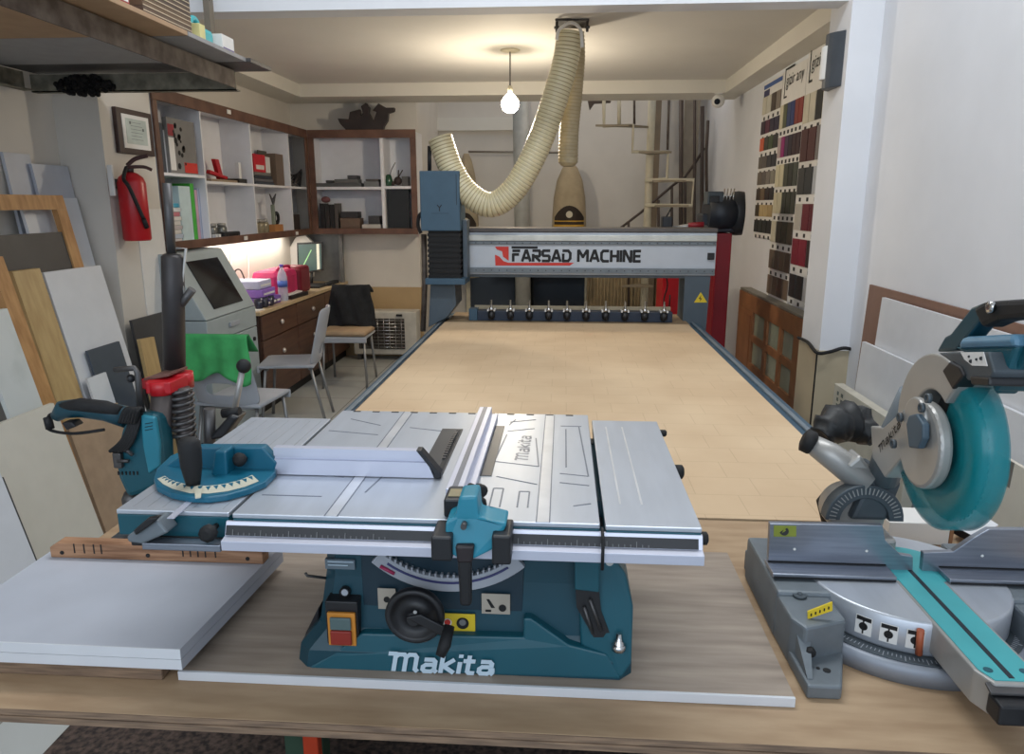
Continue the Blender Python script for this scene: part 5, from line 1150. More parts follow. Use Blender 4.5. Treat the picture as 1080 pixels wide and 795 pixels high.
# --- contents of the left cabinet: helper for simple goods
def onx(y, z, d=.12): return V((XC - d, y, z))
def cyr(pxa, pxb, x=XC - .08): return AX(pxa, 190, x).y, AX(pxb, 190, x).y
cnt = [0]
def goods(nm, lab, cat, pxa, pxb, zf, h, cc, dep=.12, x=XC - .05, grp=None, lab_c=None, bev=.002):
    pyy = 160 if zf > 1.6 else 228
    ya, yb = AX(pxa, pyy, x).y, AX(pxb, pyy, x).y
    m = mat('g_%d_%d_%d' % cc, L(*cc), .55, noise=.05)
    o = MB().box(x - dep, x, ya, yb, zf + .0005, zf + h, bev).build(nm, m)
    tag(o, lab, cat, grp)
    if lab_c:
        MB().box(x + .0004, x + .0012, ya + (yb - ya) * .15, yb - (yb - ya) * .15, zf + h * .15, zf + h * .4).build('cover_label', mat('g_%d_%d_%d' % lab_c, L(*lab_c), .55), o)
    return o
zbb = z_bot + .0185
hp = lambda px, py, x=XC - .05: AX(px, py, x).z
# cell 1 top
for k, (a, b_, h, cc, lab) in enumerate(((168, 170.5, .34, (200, 206, 212), 'white folder standing at the left end of the top shelf'), (171, 174, .30, (60, 66, 76), 'dark folder second from the left end of the top shelf'), (174.5, 177, .26, (214, 214, 216), 'slim white folder before the photo catalogue on the top shelf'))):
    goods('folder', lab, 'folder', a, b_, zs1, h, cc, grp='folders on the top shelf')
ct = goods('catalogue', 'large grey catalogue with a black plant picture and red base on the top shelf', 'catalogue', 178.5, 207, zs1, .34, (128, 126, 124), dep=.03, x=XC - .03)
ya, yb = AX(178.5, 160, XC - .03).y, AX(207, 160, XC - .03).y; x_ = XC - .0295
MB().box(x_, x_ + .001, (ya + yb) / 2, yb - .005, zs1 + .01, zs1 + .075).build('red_block', redp_m, ct)
MB().box(x_, x_ + .001, ya + .004, ya + .07, zs1 + .02, zs1 + .22).build('white_block', paper_m, ct)
MB().box(x_ + .001, x_ + .002, ya + .004, ya + .08, zs1 + .23, zs1 + .30).build('red_block', mat('dull_red', L(150, 40, 52), .5), ct)
rnd = random.Random(3)
for k in range(16):
    yy = ya + .07 + rnd.random() * .14; zz = zs1 + .04 + rnd.random() * .26; r = .008 + rnd.random() * .014; MB().lathe([(r, 0), (r, .0012)], (x_ + .001, yy, zz), (1, 0, 0), 8).build('plant_print', blackp_m, ct)
goods('magazine', 'thin pink-edged magazine next to the divider on the top shelf', 'magazine', 208, 210, zs1, .33, (190, 130, 130))
# cell 1 bottom
for k in range(9):
    cc = [(214, 206, 202), (190, 200, 214), (220, 214, 206), (200, 190, 190), (214, 208, 200), (226, 220, 214), (196, 120, 130), (220, 220, 220), (70, 160, 190)][k]
    goods('paper_folder', '%s folder up in the flat pile of papers at the cabinet left end' % ords[k], 'folder', 170 - (k % 3) * .5, 190 + (k % 2) * 2, zbb + k * .028, .026, cc, dep=.16, grp='piled folders at the cabinet left end')
for a, b_, h, cc, lab in ((191, 203, .36, (196, 214, 216), 'pale blue document sleeve in front of the green folder'), (203.5, 207, .38, (70, 176, 60), 'bright green folder standing on the bottom shelf'), (207.5, 210, .34, (200, 160, 180), 'pink folder standing beside the green folder'), (210.5, 213.5, .35, (170, 180, 206), 'pale violet folder between the pink and the blue one'), (214, 219, .39, (62, 84, 150), 'dark blue binder at the right end of the bottom shelf folders')):
    goods('folder', lab, 'folder', a, b_, zbb, h, cc, dep=.17, grp='folders on the bottom shelf')
goods('green_file', 'wide green file cover leaning behind the pale blue sleeve', 'folder', 178, 203, zbb, .375, (76, 180, 64), dep=.008, x=XC - .229)
# cell 2 top: red hardware on flat samples
goods('sample_tray', 'flat wooden sample tray under the red hardware on the second top shelf', 'tray', 220, 248, zs2, .02, (150, 130, 108), dep=.2)
o = MB().prism([V((XC - .10, AX(222, 190, XC - .1).y, zs2 + .06)), V((XC - .10, AX(240, 190, XC - .1).y, zs2 + .025)), V((XC - .10, AX(241, 190, XC - .1).y, zs2 + .045)), V((XC - .10, AX(223, 190, XC - .1).y, zs2 + .085))], (-.03, 0, 0), .003).build('red_lever', red_m); tag(o, 'red hinge lever lying across the wooden sample tray', 'hinge sample')
o = MB().prism([V((XC - .14, AX(238, 190, XC - .1).y, zs2 + .021)), V((XC - .14, AX(242, 190, XC - .1).y, zs2 + .021)), V((XC - .14, AX(238, 190, XC - .1).y, zs2 + .17)), V((XC - .14, AX(234, 190, XC - .1).y, zs2 + .17))], (-.03, 0, 0), .003).build('red_bracket', red_m); tag(o, 'red upright bracket standing on the wooden sample tray', 'bracket')
goods('black_sample', 'low black sample block near the divider beside the red hardware', 'sample', 250, 259, zs2, .035, (34, 30, 28), dep=.12)
goods('white_tube', 'small white upright tube in the second top bay', 'tube', 250.5, 253, zs2 + .0355, .12, (226, 226, 226), dep=.03)
# cell 3 top
t = goods('red_box', 'red carton with white label on books in the third top bay', 'box', 267, 279, zs2 + .10, .14, (196, 30, 44), dep=.12, lab_c=(220, 210, 206))
goods('white_box', 'white end carton with dark print beside the red carton', 'box', 279.5, 284, zs2 + .10, .13, (214, 212, 210), dep=.12)
for k in range(4): goods('catalogue', '%s catalogue from the bottom in the pile under the red carton' % ords[k], 'catalogue', 267, 287 - k, zs2 + k * .025, .023, [(60, 66, 78), (96, 96, 100), (50, 54, 64), (120, 116, 112)][k], dep=.16, grp='catalogues under the red carton')
goods('brown_sample', 'brown sample board standing at the right of the red carton', 'sample board', 290, 298, zs2, .27, (110, 92, 78), dep=.12)
goods('grey_sample', 'grey patterned board behind the red carton', 'sample board', 272, 289, zs2, .30, (84, 84, 76), dep=.01, x=XC - .2)
# cell 4 top: wire bundle; bottom: dark box
f = MB()
c = AX(312, 184, XC - .12)
for k in range(14):
    a = k * .45; f.tube(spline([(c.x, c.y - .12, zs2 + .01), (c.x + .05 * math.sin(a), c.y - .05 + .04 * math.cos(a), zs2 + .08 + .04 * math.sin(a * 2)), (c.x + .04 * math.cos(a), c.y + .06, zs2 + .12 + .05 * math.cos(a)), (c.x, c.y + .10, zs2 + .01)], 5), .005, 5)
tag(f.build('wire_bundle', steel_m), 'tangled grey wire bundle in the narrow bay by the corner', 'wire bundle')
goods('dark_box', 'small dark brown box at the bottom of the narrow corner bay', 'box', 309, 316, zbb, .15, (58, 50, 48), dep=.1)
# cell 2 bottom: glass jars group + black model
for k in range(4):
    y = AX(226 + k * 5, 240, XC - .08).y; x = XC - .10 - .03 * (k % 2)
    t = thing('glass_jar', '%s of the four small grey glass jars on the second bottom shelf' % ['leftmost', 'second', 'third', 'rightmost'][k], 'jar', (x, y, zbb + .0005), 'grey jars on the second bottom shelf')
    MB().lathe([(.028, 0), (.034, .01), (.034, .07), (.026, .085)], (x, y, zbb + .001), seg=14).build('body', mat('jar_grey', L(128, 128, 124), .15, .3), t); MB().lathe([(.028, .086), (.028, .105)], (x, y, zbb + .001), seg=14).build('lid', silver_m, t)
o = MB().box(XC - .065, XC - .015, AX(233, 240, XC - .04).y, AX(250, 240, XC - .04).y, zbb + .012, zbb + .045, .01).cyl((XC - .04, AX(236, 240, XC - .04).y, zbb + .016), (XC - .012, AX(236, 240, XC - .04).y, zbb + .016), .014).cyl((XC - .04, AX(247, 240, XC - .04).y, zbb + .016), (XC - .012, AX(247, 240, XC - .04).y, zbb + .016), .014).build('model_car', black_m); tag(o, 'low black model car before the grey jars on the bottom shelf', 'toy car')
for k, px in enumerate((226, 229.5)):
    goods('white_cube', '%s white cube at the front of the grey jars' % ['left', 'right'][k], 'cube', px, px + 2, zbb, .035, (226, 224, 220), dep=.03, x=XC - .012, grp='white cubes')
# cell 3 bottom: jars, wood box, trophy
for k in range(3):
    y = AX(271.5 + k * 5, 240, XC - .08).y; x = XC - .10
    t = thing('glass_jar', '%s of the three amber-grey jars on the third bottom shelf' % ['left', 'middle', 'right'][k], 'jar', (x, y, zbb + .0005), 'amber jars on the third bottom shelf')
    MB().lathe([(.03, 0), (.038, .01), (.038, .08), (.03, .095)], (x, y, zbb + .001), seg=14).build('body', mat('jar_amber', L(150, 140, 116), .15, .2), t); MB().lathe([(.031, .096), (.031, .12)], (x, y, zbb + .001), seg=14).build('lid', silver_m, t)
goods('wood_block', 'orange-brown wooden block supporting the black trophy ring', 'block', 289, 298, zbb, .07, (190, 132, 78), dep=.09)
y = AX(292, 220, XC - .09).y
t = thing('trophy', 'clear upright trophy with black ring and winged top in the third bay', 'trophy', (XC - .10, y, zbb + .071))
f = MB(); n = 20; f.tube([V((XC - .10, y + .045 * math.cos(2 * PI * k / n), zbb + .125 + .045 * math.sin(2 * PI * k / n))) for k in range(n + 1)], .014, 8, caps=False); f.build('ring', rubber_m, t)
f = MB(); f.box(XC - .115, XC - .085, y - .08, y - .055, zbb + .071, zbb + .24, .003); f.build('stem', frost_m, t)
f = MB(); f.prism([V((XC - .1, y - .07, zbb + .24)), V((XC - .1, y - .13, zbb + .33)), V((XC - .1, y - .075, zbb + .285)), V((XC - .1, y + .01, zbb + .335)), V((XC - .1, y - .05, zbb + .24))], (.01, 0, 0)); f.build('wing', steel_m, t)
# corner cabinet contents
def gy(nm, lab, cat, pxa, pxb, zf, h, cc, dep=.14, y=YC + .06, grp=None):
    xa, xb = AY(pxa, 200, y).x, AY(pxb, 200, y).x
    return tag(MB().box(xa, xb, y, y + dep, zf + .0005, zf + h, .002).build(nm, mat('g_%d_%d_%d' % cc, L(*cc), .55, noise=.05)), lab, cat, grp)
zu = zm + .0105; zl = z_bot + .0205
gy('flat_box', 'long flat grey box at the left of the back cabinet upper shelf', 'box', 332, 381, zu, .035, (92, 92, 92), grp='flat boxes')
gy('flat_box', 'dark flat box on the long grey box, left one', 'box', 344, 352, zu + .036, .025, (62, 62, 62), grp='flat boxes')
gy('flat_box', 'wider grey flat box on the long grey box in the middle', 'box', 353, 378, zu + .036, .035, (104, 104, 102), grp='flat boxes')
gy('flat_box', 'small dark box topping the grey pile on the upper shelf', 'box', 367, 377, zu + .072, .035, (70, 70, 74), grp='flat boxes')
gy('flat_box', 'light grey tray with dark rim at the right of the upper shelf', 'tray', 384, 400, zu, .05, (120, 122, 122), grp='flat boxes')
gy('flat_box', 'brown-grey flat box on the light grey tray', 'box', 386, 399, zu + .051, .02, (84, 80, 78), grp='flat boxes')
zr_ = zm + .0165
gc = AY(410, 192, YC + .1)
t = thing('green_ornament', 'small dark green glass ornament in the upper right bay', 'ornament', (gc.x, gc.y, zr_)); MB().lathe([(.03, 0), (.035, .02), (.04, .05), (.025, .10), (.01, .11)], (gc.x, gc.y, zr_ + .001), seg=14).build('body', mat('green_glass', L(46, 84, 60), .2), t)
t = tag(MB().tube(spline([(gc.x + .03, gc.y, zr_ + .01), (gc.x + .02, gc.y, zr_ + .12), (gc.x + .07, gc.y, zr_ + .22)]), .004, 6).tube([(gc.x + .09, gc.y, zr_ + .01), (gc.x + .10, gc.y, zr_ + .15)], .006, 6).tube([(gc.x + .10, gc.y, zr_ + .09), (gc.x + .14, gc.y, zr_ + .15)], .006, 6).sphere((gc.x + .09, gc.y, zr_ + .05), .04, seg=10).sphere((gc.x + .04, gc.y, zr_ + .025), .022, seg=10).build('twig_figure', mat('dark_twig', L(58, 46, 44), .7)), 'small brown twig figure beside the green ornament', 'figure')
gy('small_box', 'small grey box at the right edge of the upper right bay', 'box', 424, 431, zr_, .09, (86, 84, 84), dep=.08)
for k, (a, b_, h, cc, lab) in enumerate(((336, 341, .25, (40, 38, 38), 'black binder, first from the left in the lower bay'), (341.5, 346, .24, (48, 46, 44), 'charcoal binder, second from the left in the lower bay'), (346.5, 351, .24, (36, 36, 36), 'black binder, third from the left in the lower bay'), (351.5, 355, .25, (90, 84, 80), 'grey-edged binder at the right end of the binder row'))):
    gy('binder', lab, 'binder', a, b_, zl, h, cc, grp='binders in the lower bay')
gy('brown_carton', 'brown carton in the middle of the lower bay', 'box', 357, 378, zl, .11, (112, 92, 76))
gy('dark_case', 'dark case with pale strip on the brown carton', 'case', 358, 376, zl + .111, .06, (50, 50, 52))
gy('white_tray', 'flat white tray at the right of the lower bay', 'tray', 380, 400, zl, .05, (206, 200, 192))
gy('dark_case', 'dark stepped case on the flat white tray', 'case', 387, 399, zl + .051, .08, (62, 60, 62))
gy('black_board', 'tall black panel filling the lower right bay', 'panel', 408, 431, zl, .385, (30, 34, 38), dep=.03)
tag(MB().sphere((AY(343, 200, YC + .13).x, YC + .13, zl + .285), .035, 1.3, 1, .9).build('pink_ball', mat('dusty_pink', L(130, 84, 84), .7)), 'small dusty pink ball on top of the black binders', 'ball')

# ================================================================= DESK
cxf = -2.2
de = thing('desk_counter', 'brown desk with drawers and pale wood top along the left wall', 'desk', (-2.45, 6.5, 0))
MB().box(XL + .002, cxf, 5.22, 7.48, .752, .78, .003).build('desktop', mat('desk_top', L(196, 172, 136), .45, noise=.06), de)
MB().box(XL + .002, cxf - .03, 5.25, 7.48, .08, .751).build('carcass', mat('carcass_brown', L(72, 52, 44), .55), de)
MB().box(XL + .002, cxf - .06, 5.27, 7.48, 0, .079).build('plinth', blackp_m, de)
bays = [5.26, 6.0, 6.74, 7.47]
knob_m = mat('knob_pearl', L(206, 196, 186), .3, .4)
for a, b_ in zip(bays, bays[1:]):
    for z0, z1, nm in ((.56, .74, 'drawer'), (.09, .55, 'door')):
        d = MB().box(cxf - .0295, cxf - .012, a + .006, b_ - .006, z0, z1, .003).build(nm, mat('drawer_brown', L(98, 70, 56), .4, nscale=6, stretch=(1, .6, 8), col2=L(80, 56, 46)), de)
        k_ = MB(); k_.sphere((cxf + .002, (a + b_) / 2, (z0 + z1) / 2 + (0 if nm == 'drawer' else .10)), .02, .8, 1, 1, 10); k_.build('knob', knob_m, d)
ga = mat('galv_steel', L(120, 122, 120), .4, .5)
tag(MB().box(-2.24, -2.20, 7.34, 7.38, .7805, 1.262).build('metal_upright', ga), 'grey metal upright between desk end and back cabinet', 'upright')
tag(MB().box(XL + .005, -2.25, 7.44, 7.46, .7805, 1.262).build('grey_board', mat('gb', L(140, 142, 142), .5)), 'grey board behind the laptop at the desk end', 'board')
# LED strip under cabinet
ld = thing('led_strip', 'lit white light strip under the long wall cabinet', 'light strip', (-2.60, 5.9, 1.26))
MB().box(-2.62, -2.59, 5.2, 7.1, 1.266, 1.284).build('housing', paper_m, ld); MB().box(-2.618, -2.592, 5.25, 7.05, 1.262, 1.2655).build('diffuser', led_m, ld)
area('led_light', (-2.60, 6.15, 1.255), (-2.62, 6.15, 0), 1.8, .04, 6, (1, .93, .82))
# items on desk
ZD = .7805
# laptop
q = AX(330, 300, -2.42)
lt = thing('laptop', 'open black laptop with lit green desktop picture at the desk end', 'laptop', (-2.42, 6.95, ZD))
MB().box(-2.52, -2.27, 6.78, 7.10, ZD, ZD + .018, .004).build('keyboard_base', black_m, lt)
scp = [AY(313, 256, 7.1), AY(340, 255, 7.1), AY(341, 285, 7.1), AY(314, 290, 7.1)]
MB().prism(scp, (0, .012, 0), .002).build('screen_frame', black_m, lt)
c = sum(scp, V()) / 4
ip = [c + (p - c) * .88 + V((0, -.002, 0)) for p in scp]
ds = mat('lit_screen', L(50, 66, 68), .3, nscale=5, col2=L(70, 90, 80), emit=L(60, 84, 84), estr=.6)
MB().prism(ip, (0, .001, 0)).build('display', ds, lt)
q = [ip[0] + (ip[1] - ip[0]) * .80, ip[0] + (ip[1] - ip[0]) * .92, ip[3] + (ip[2] - ip[3]) * .92, ip[3] + (ip[2] - ip[3]) * .80]
MB().prism([p + V((0, -.0012, 0)) for p in q], (0, .001, 0)).build('screen_window', mat('lit_window', L(190, 190, 170), .5, emit=L(200, 196, 180), estr=.8), lt)
MB().prism([ip[3] + (ip[0] - ip[3]) * .2 + V((.03, -.0012, 0)), ip[3] + V((.04, -.0012, 0)) + (ip[0] - ip[3]) * .2, ip[0] + V((.13, -.0012, -.05)), ip[0] + V((.12, -.0012, -.05))], (0, .001, 0)).build('screen_streak', mat('lit_leaf', L(140, 190, 130), .5, emit=L(150, 200, 140), estr=.7), lt)
MB().tube([c + V((0, .02, -.14)), V((c.x, 7.10, ZD + .01))], .015, 8).build('screen_stand', black_m, lt)
tag(MB().prism([AY(305, 262, 7.25), AY(312, 250, 7.25), AY(322, 248, 7.25), AY(330, 256, 7.25), AY(330, 292, 7.25), AY(306, 292, 7.25)], (0, .05, 0), .004).build('paper_stack', paper_m), 'white paper sheets standing behind the laptop screen', 'papers')
tag(MB().box(-2.30, -2.24, 7.0, 7.30, ZD, ZD + .03, .008).build('black_pouch', fabric_m), 'flat black pouch by the laptop at the desk end', 'pouch')
# pink bag
pb_ = thing('pink_bag', 'pink quilted handbag with dark red side standing on the desk', 'bag', (-2.42, 6.05, ZD))
MB().box(-2.55, -2.30, 5.90, 6.34, ZD, ZD + .235, .05).build('bag_body', mat('hot_pink', L(206, 40, 104), .6, noise=.1), pb_)
MB().box(-2.54, -2.29, 6.345, 6.62, ZD, ZD + .235, .03).build('bag_side', mat('dark_red_leather', L(124, 18, 42), .5), pb_)
MB().tube(spline([(-2.36, 5.98, ZD + .225), (-2.34, 6.02, ZD + .255), (-2.34, 6.22, ZD + .255), (-2.36, 6.28, ZD + .225)]), .012, 8).build('handle', mat('hot_pink2', L(190, 34, 92), .6), pb_)
MB().box(-2.2995, -2.288, 5.98, 6.20, ZD + .04, ZD + .18, .005).build('pocket', mat('hot_pink2', (1, 1, 1)), pb_)
# purple/white box pile
for k, (cc, w_, lab) in enumerate((((120, 88, 170), .30, 'dark violet box at the bottom of the pile left of the pink bag'), ((150, 110, 200), .27, 'violet box in the middle of the pile left of the pink bag'), ((196, 196, 226), .25, 'pale lilac box on top of the pile left of the pink bag'))):
    z = ZD + k * .065; t = thing('lilac_box', lab, 'box', (-2.44, 5.65, z), 'lilac boxes on the desk')
    MB().box(-2.56, -2.56 + w_, 5.50, 5.50 + w_, z, z + .063, .008).build('carton', mat('lilac_%d' % k, L(*cc), .5), t); MB().box(-2.559 + w_, -2.557 + w_, 5.53, 5.5 + w_ - .03, z + .02, z + .035).build('print_line', paper_m, t)
# bottle
bt = thing('water_bottle', 'clear plastic water bottle with blue label and cap in front of the pink bag', 'bottle', (-2.27, 5.77, ZD))
clr = mat('clear_plastic', L(206, 214, 228), .1, noise=.01, alpha=.45)
bp_ = AX(298, 300, -2.27); by = bp_.y
bt.location = (-2.27, by, ZD)
MB().lathe([(.036, 0), (.04, .01), (.04, .09), (.037, .10), (.04, .11), (.04, .19), (.03, .23), (.014, .26), (.014, .275)], (-2.27, by, ZD), seg=20).build('bottle_body', clr, bt)
MB().lathe([(.0405, .115), (.0405, .165)], (-2.27, by, ZD), seg=20).build('label', mat('bottle_blue', L(80, 110, 190), .4), bt)
MB().lathe([(.016, .276), (.016, .295)], (-2.27, by, ZD), seg=16).build('cap', mat('cap_violet', L(110, 90, 190), .4), bt)
# cups, camera-like cluster, papers
for k, (px, lab) in enumerate(((274, 'leftmost'), (280, 'middle'), (286, 'rightmost'))):
    p = AX(px, 318, -2.26); t = thing('dark_cup', '%s of the three dark glass cups before the lilac boxes' % lab, 'cup', (-2.27, p.y, ZD), 'dark cups on the desk')
    MB().lathe([(.022, 0), (.03, .01), (.034, .075), (.031, .075), (.026, .012)], (-2.27, p.y, ZD), seg=16).build('bowl', mat('smoky_glass', L(48, 48, 66), .1), t)
    f = MB(); f.tube([V((-2.27 + .032, p.y, ZD + .055)), V((-2.215, p.y, ZD + .05)), V((-2.215, p.y, ZD + .025)), V((-2.27 + .03, p.y, ZD + .018))], .004, 6); f.build('handle', mat('smoky_glass', (1, 1, 1)), t)
tag(MB().prism([V((-2.33, 6.0, ZD)), V((-2.23, 5.95, ZD)), V((-2.21, 6.3, ZD)), V((-2.30, 6.36, ZD))], (0, 0, .03), .003).build('notebook', black_m), 'black notebook lying in front of the pink bag', 'notebook')
tag(MB().prism([V((-2.33, 5.98, ZD + .031)), V((-2.25, 5.95, ZD + .031)), V((-2.24, 6.24, ZD + .031)), V((-2.31, 6.28, ZD + .031))], (0, 0, .012), .002).build('paper_pad', paper_m), 'white paper pad lying on the black notebook', 'papers')
tag(MB().prism([V((-2.32, 5.27, ZD)), V((-2.23, 5.27, ZD)), V((-2.22, 5.36, ZD)), V((-2.30, 5.38, ZD))], (0, 0, .006)).build('tissue', paper_m), 'crumpled white tissue at the near desk corner', 'tissue')
f = MB(); f.tube(spline([(-2.69, 5.9, 1.2), (-2.68, 5.85, 1.0), (-2.66, 5.75, .88), (-2.62, 5.6, .98)]), .006, 6); tag(f.build('white_cable', paper_m), 'white cable running down the lit wall behind the lilac boxes', 'cable', None)
f = MB(); f.tube(spline([(-2.69, 6.2, 1.22), (-2.68, 6.2, 1.05), (-2.68, 6.15, .85)]), .006, 6); tag(f.build('white_cable', paper_m), 'white cable hanging down the lit wall behind the pink bag', 'cable', None)
f = MB(); f.tube(spline([(-2.50, 5.5, ZD + .20), (-2.5, 5.53, ZD + .27), (-2.5, 5.62, ZD + .27), (-2.5, 5.68, ZD + .2)]), .006, 6); tag(f.build('looped_cord', dkp), 'looped brown cord on the pale lilac box', 'cord')

# ================================================================= CONTROL CONSOLE (kiosk)
ko = thing('control_console', 'pale grey machine control console with slanted black screen left of the desk', 'control console', (-2.4, 4.75, 0))
kx1 = -2.18; kx0 = -2.66; ky0, ky1 = 4.36, 5.10
MB().box(kx0, kx1, ky0, ky1, 0.06, .70, .006).build('cabinet', kiosk_m, ko)
MB().box(kx0, kx1, ky0, ky1, .705, .845, .006).build('keyboard_drawer', kiosk_m, ko)
hdn = MB(); hdn.prism([V((kx1, ky0 + .002, .85)), V((kx1 - .21, ky0 + .002, 1.25)), V((kx0 + .02, ky0 + .002, 1.262)), V((kx0, ky0 + .002, .85))], (0, ky1 - ky0 - .004, 0), .006); hb_ = hdn.build('console_hood', kiosk_m, ko)
nrm = V((.4, 0, .21)).normalized()
def kf(u, v, d=.0): p = V((kx1, 0, .85)) + V((-.21, 0, .40)) * v; return V((p.x, ky0 + (ky1 - ky0) * u, p.z)) + nrm * d
MB().hexa([kf(.22, .12, .001), kf(.80, .12, .001), kf(.80, .86, .001), kf(.22, .86, .001)], [kf(.22, .12, .006), kf(.80, .12, .006), kf(.80, .86, .006), kf(.22, .86, .006)]).build('screen', glassd_m, hb_)
MB().box(kx1 + .001, kx1 + .014, 4.66, 4.80, .765, .795, .004).build('drawer_handle', plast_m, ko)
MB().lathe([(.014, 0), (.014, .01)], (kx1 + .001, 5.03, .62), (1, 0, 0)).build('lock', blackp_m, ko)
MB().box(kx0 + .03, kx1 - .03, ky0 + .03, ky1 - .03, 0, .059).build('plinth', blackp_m, ko)

# ================================================================= CHAIRS
def chair(name, lab, loc, rz, slots=True, m=plast_m):
    t = thing(name, lab, 'chair', (0, 0, 0), 'grey plastic chairs by the desk')
    # local: seat faces -Y (front), back at +Y
    s = MB(); s.prism([V((-.20, -.21, .43)), V((.20, -.21, .43)), V((.21, .17, .43)), V((-.21, .17, .43))], (0, 0, .022), .01); s.box(-.20, .20, -.225, -.205, .40, .45, .008); s.build('seat', m, t)
    bk = MB()
    rows = []
    for k in range(7):
        v = k / 6; z = .44 + .40 * v; y = .17 + .09 * v; wv = .205 - .045 * v * v
        rows.append([V((-wv, y - .03, z)), V((-wv * .5, y + .01, z)), V((0, y + .02, z)), V((wv * .5, y + .01, z)), V((wv, y - .03, z))])
    vs = [[bk.bm.verts.new(p) for p in r] for r in rows]
    for i in range(6):
        for j in range(4):
            if slots and i == 1 and j in (1, 2): continue
            bk._f([vs[i][j], vs[i][j + 1], vs[i + 1][j + 1], vs[i + 1][j]])
    o = bk.build('backrest', m, t); md = o.modifiers.new('s', 'SOLIDIFY'); md.thickness = .014; md2 = o.modifiers.new('b', 'SUBSURF'); md2.levels = 1; md2.render_levels = 2; smooth(o)
    for sx_ in (-1, 1):
        MB().tube([(sx_ * .17, -.17, .425), (sx_ * .19, -.22, .0)], .011, 10).build('leg', tubeg_m, t)
        MB().tube([(sx_ * .17, .14, .425), (sx_ * .19, .23, .0)], .011, 10).build('leg', tubeg_m, t)
    MB().tube([(-.17, -.16, .418), (.17, -.16, .418)], .009, 8).tube([(-.17, .13, .418), (.17, .13, .418)], .009, 8).build('seat_bar', tubeg_m, t)
    t.location = loc; t.rotation_euler = (0, 0, rz); return t
chair('plastic_chair', 'grey plastic chair with slotted back turned to the desk', (-1.93, 5.12, 0), math.radians(-80), True)
chair('plastic_chair', 'grey plastic chair hung with the black jacket, facing the camera', (-1.87, 6.28, 0), math.radians(4), False)
chair('plastic_chair', 'grey plastic chair with the green towel, its back to the camera', (-1.87, 4.08, 0), math.radians(174), True)
# towel draped over back of the nearest chair (back toward camera, y about 4.28)
tw = MB(); tm = mat('green_towel', L(70, 168, 98), .95, noise=.14, nscale=10, bump=.4)
nx, nz_ = 26, 18; vs = []
for i in range(nx + 1):
    u = i / nx; x = -2.05 + .38 * u; row = []
    for j in range(nz_ + 1):
        v = j / nz_
        dr = .23 + .03 * math.sin(u * 9) + .03 * u
        if v < .75: z = .875 - dr * (1 - v / .75) ; y = 3.785 - .012 * math.sin(u * 22) * (1 - v) - .015 * (1 - v)
        else: z = .875 - .10 * (v - .75) / .25 * 1.2 + .008; y = 3.798 + .09 * (v - .75) / .25
        row.append(tw.bm.verts.new(V((x + .008 * math.sin(v * 7), y, z))))
    vs.append(row)
tw.sm = True
for i in range(nx):
    for j in range(nz_): tw._f([vs[i][j], vs[i + 1][j], vs[i + 1][j + 1], vs[i][j + 1]])
o = tw.build('green_towel', tm); o.modifiers.new('s', 'SOLIDIFY').thickness = .006; tag(o, 'bright green towel draped over the back of the nearest plastic chair', 'towel')
# jacket
jk = MB(); nx, nz_ = 20, 16; vs = []
for i in range(nx + 1):
    u = i / nx; row = []
    for j in range(nz_ + 1):
        v = j / nz_
        w_ = .17 + .06 * (1 - v); x = -1.87 + (u - .5) * 2 * w_; z = .50 + .36 * v - .02 * math.sin(u * PI * 3) * (1 - v) + .0
        y = 6.37 + .06 * v - .05 * math.cos((u - .5) * PI) - .012 * math.sin(u * 17 + v * 5)
        row.append(jk.bm.verts.new(V((x, y, z))))
    vs.append(row)
jk.sm = True
for i in range(nx):
    for j in range(nz_): jk._f([vs[i][j], vs[i + 1][j], vs[i + 1][j + 1], vs[i][j + 1]])
ln = [jk.bm.verts.new(V((v_[-1].co.x * .98 - .037, 6.56, .80))) for v_ in vs]
for i in range(nx): jk._f([vs[i][-1], vs[i + 1][-1], ln[i + 1], ln[i]])
o = jk.build('black_jacket', fabric_m); o.modifiers.new('s', 'SOLIDIFY').thickness = .025; tag(o, 'black jacket hung over the back of the far plastic chair', 'jacket')
cu_ = MB().box(-2.07, -1.66, 6.06, 6.42, .4535, .50, .02).build('seat_cushion', mat('tan_cushion', L(178, 152, 122), .9, noise=.1, nscale=9, bump=.4)); tag(cu_, 'beige fabric cushion on the chair with the black jacket', 'cushion')
# heater
he = thing('gas_heater', 'white gas heater with dark coil grille against the tan dado', 'heater', (-1.8, 7.3, 0))
hx0, hx1 = -2.11, -1.52
MB().box(hx0, hx1 + .06, 7.26, 7.47, .06, .50, .012).build('casing', mat('heater_white', L(204, 200, 190), .5), he)
MB().box(hx0 + .06, hx1 - .06, 7.252, 7.262, .12, .43, .002).build('grille_recess', mat('grille_dark', L(74, 68, 62), .5, noise=.3, nscale=30), he)
g = MB()
for k in range(9): g.cyl((hx0 + .06, 7.247, .14 + k * .034), (hx1 - .06, 7.247, .14 + k * .034), .004, seg=6)
for k in range(8): g.cyl((hx0 + .08 + k * .06, 7.243, .12), (hx0 + .08 + k * .06, 7.243, .43), .003, seg=6)
g.build('grille_wire', chrome_m, he)
MB().box(hx1 - .14, hx1 - .08, 7.24, 7.262, .455, .475, .004).build('control_knob', blackp_m, he)
for x in (hx0 + .05, hx1): MB().box(x - .02, x + .02, 7.28, 7.45, 0, .059).build('foot', steel_m, he)

# crate / box near chairs (grey box under the towel chair)
bx = thing('tool_case', 'dark grey case on the floor under the towel chair', 'case', (-1.87, 4.1, 0))
MB().box(-1.99, -1.75, 4.0, 4.2, .0, .20, .01).build('case_body', mat('case_grey', L(84, 86, 88), .5), bx); MB().box(-1.93, -1.81, 3.985, 3.999, .12, .145, .004).build('handle', black_m, bx)

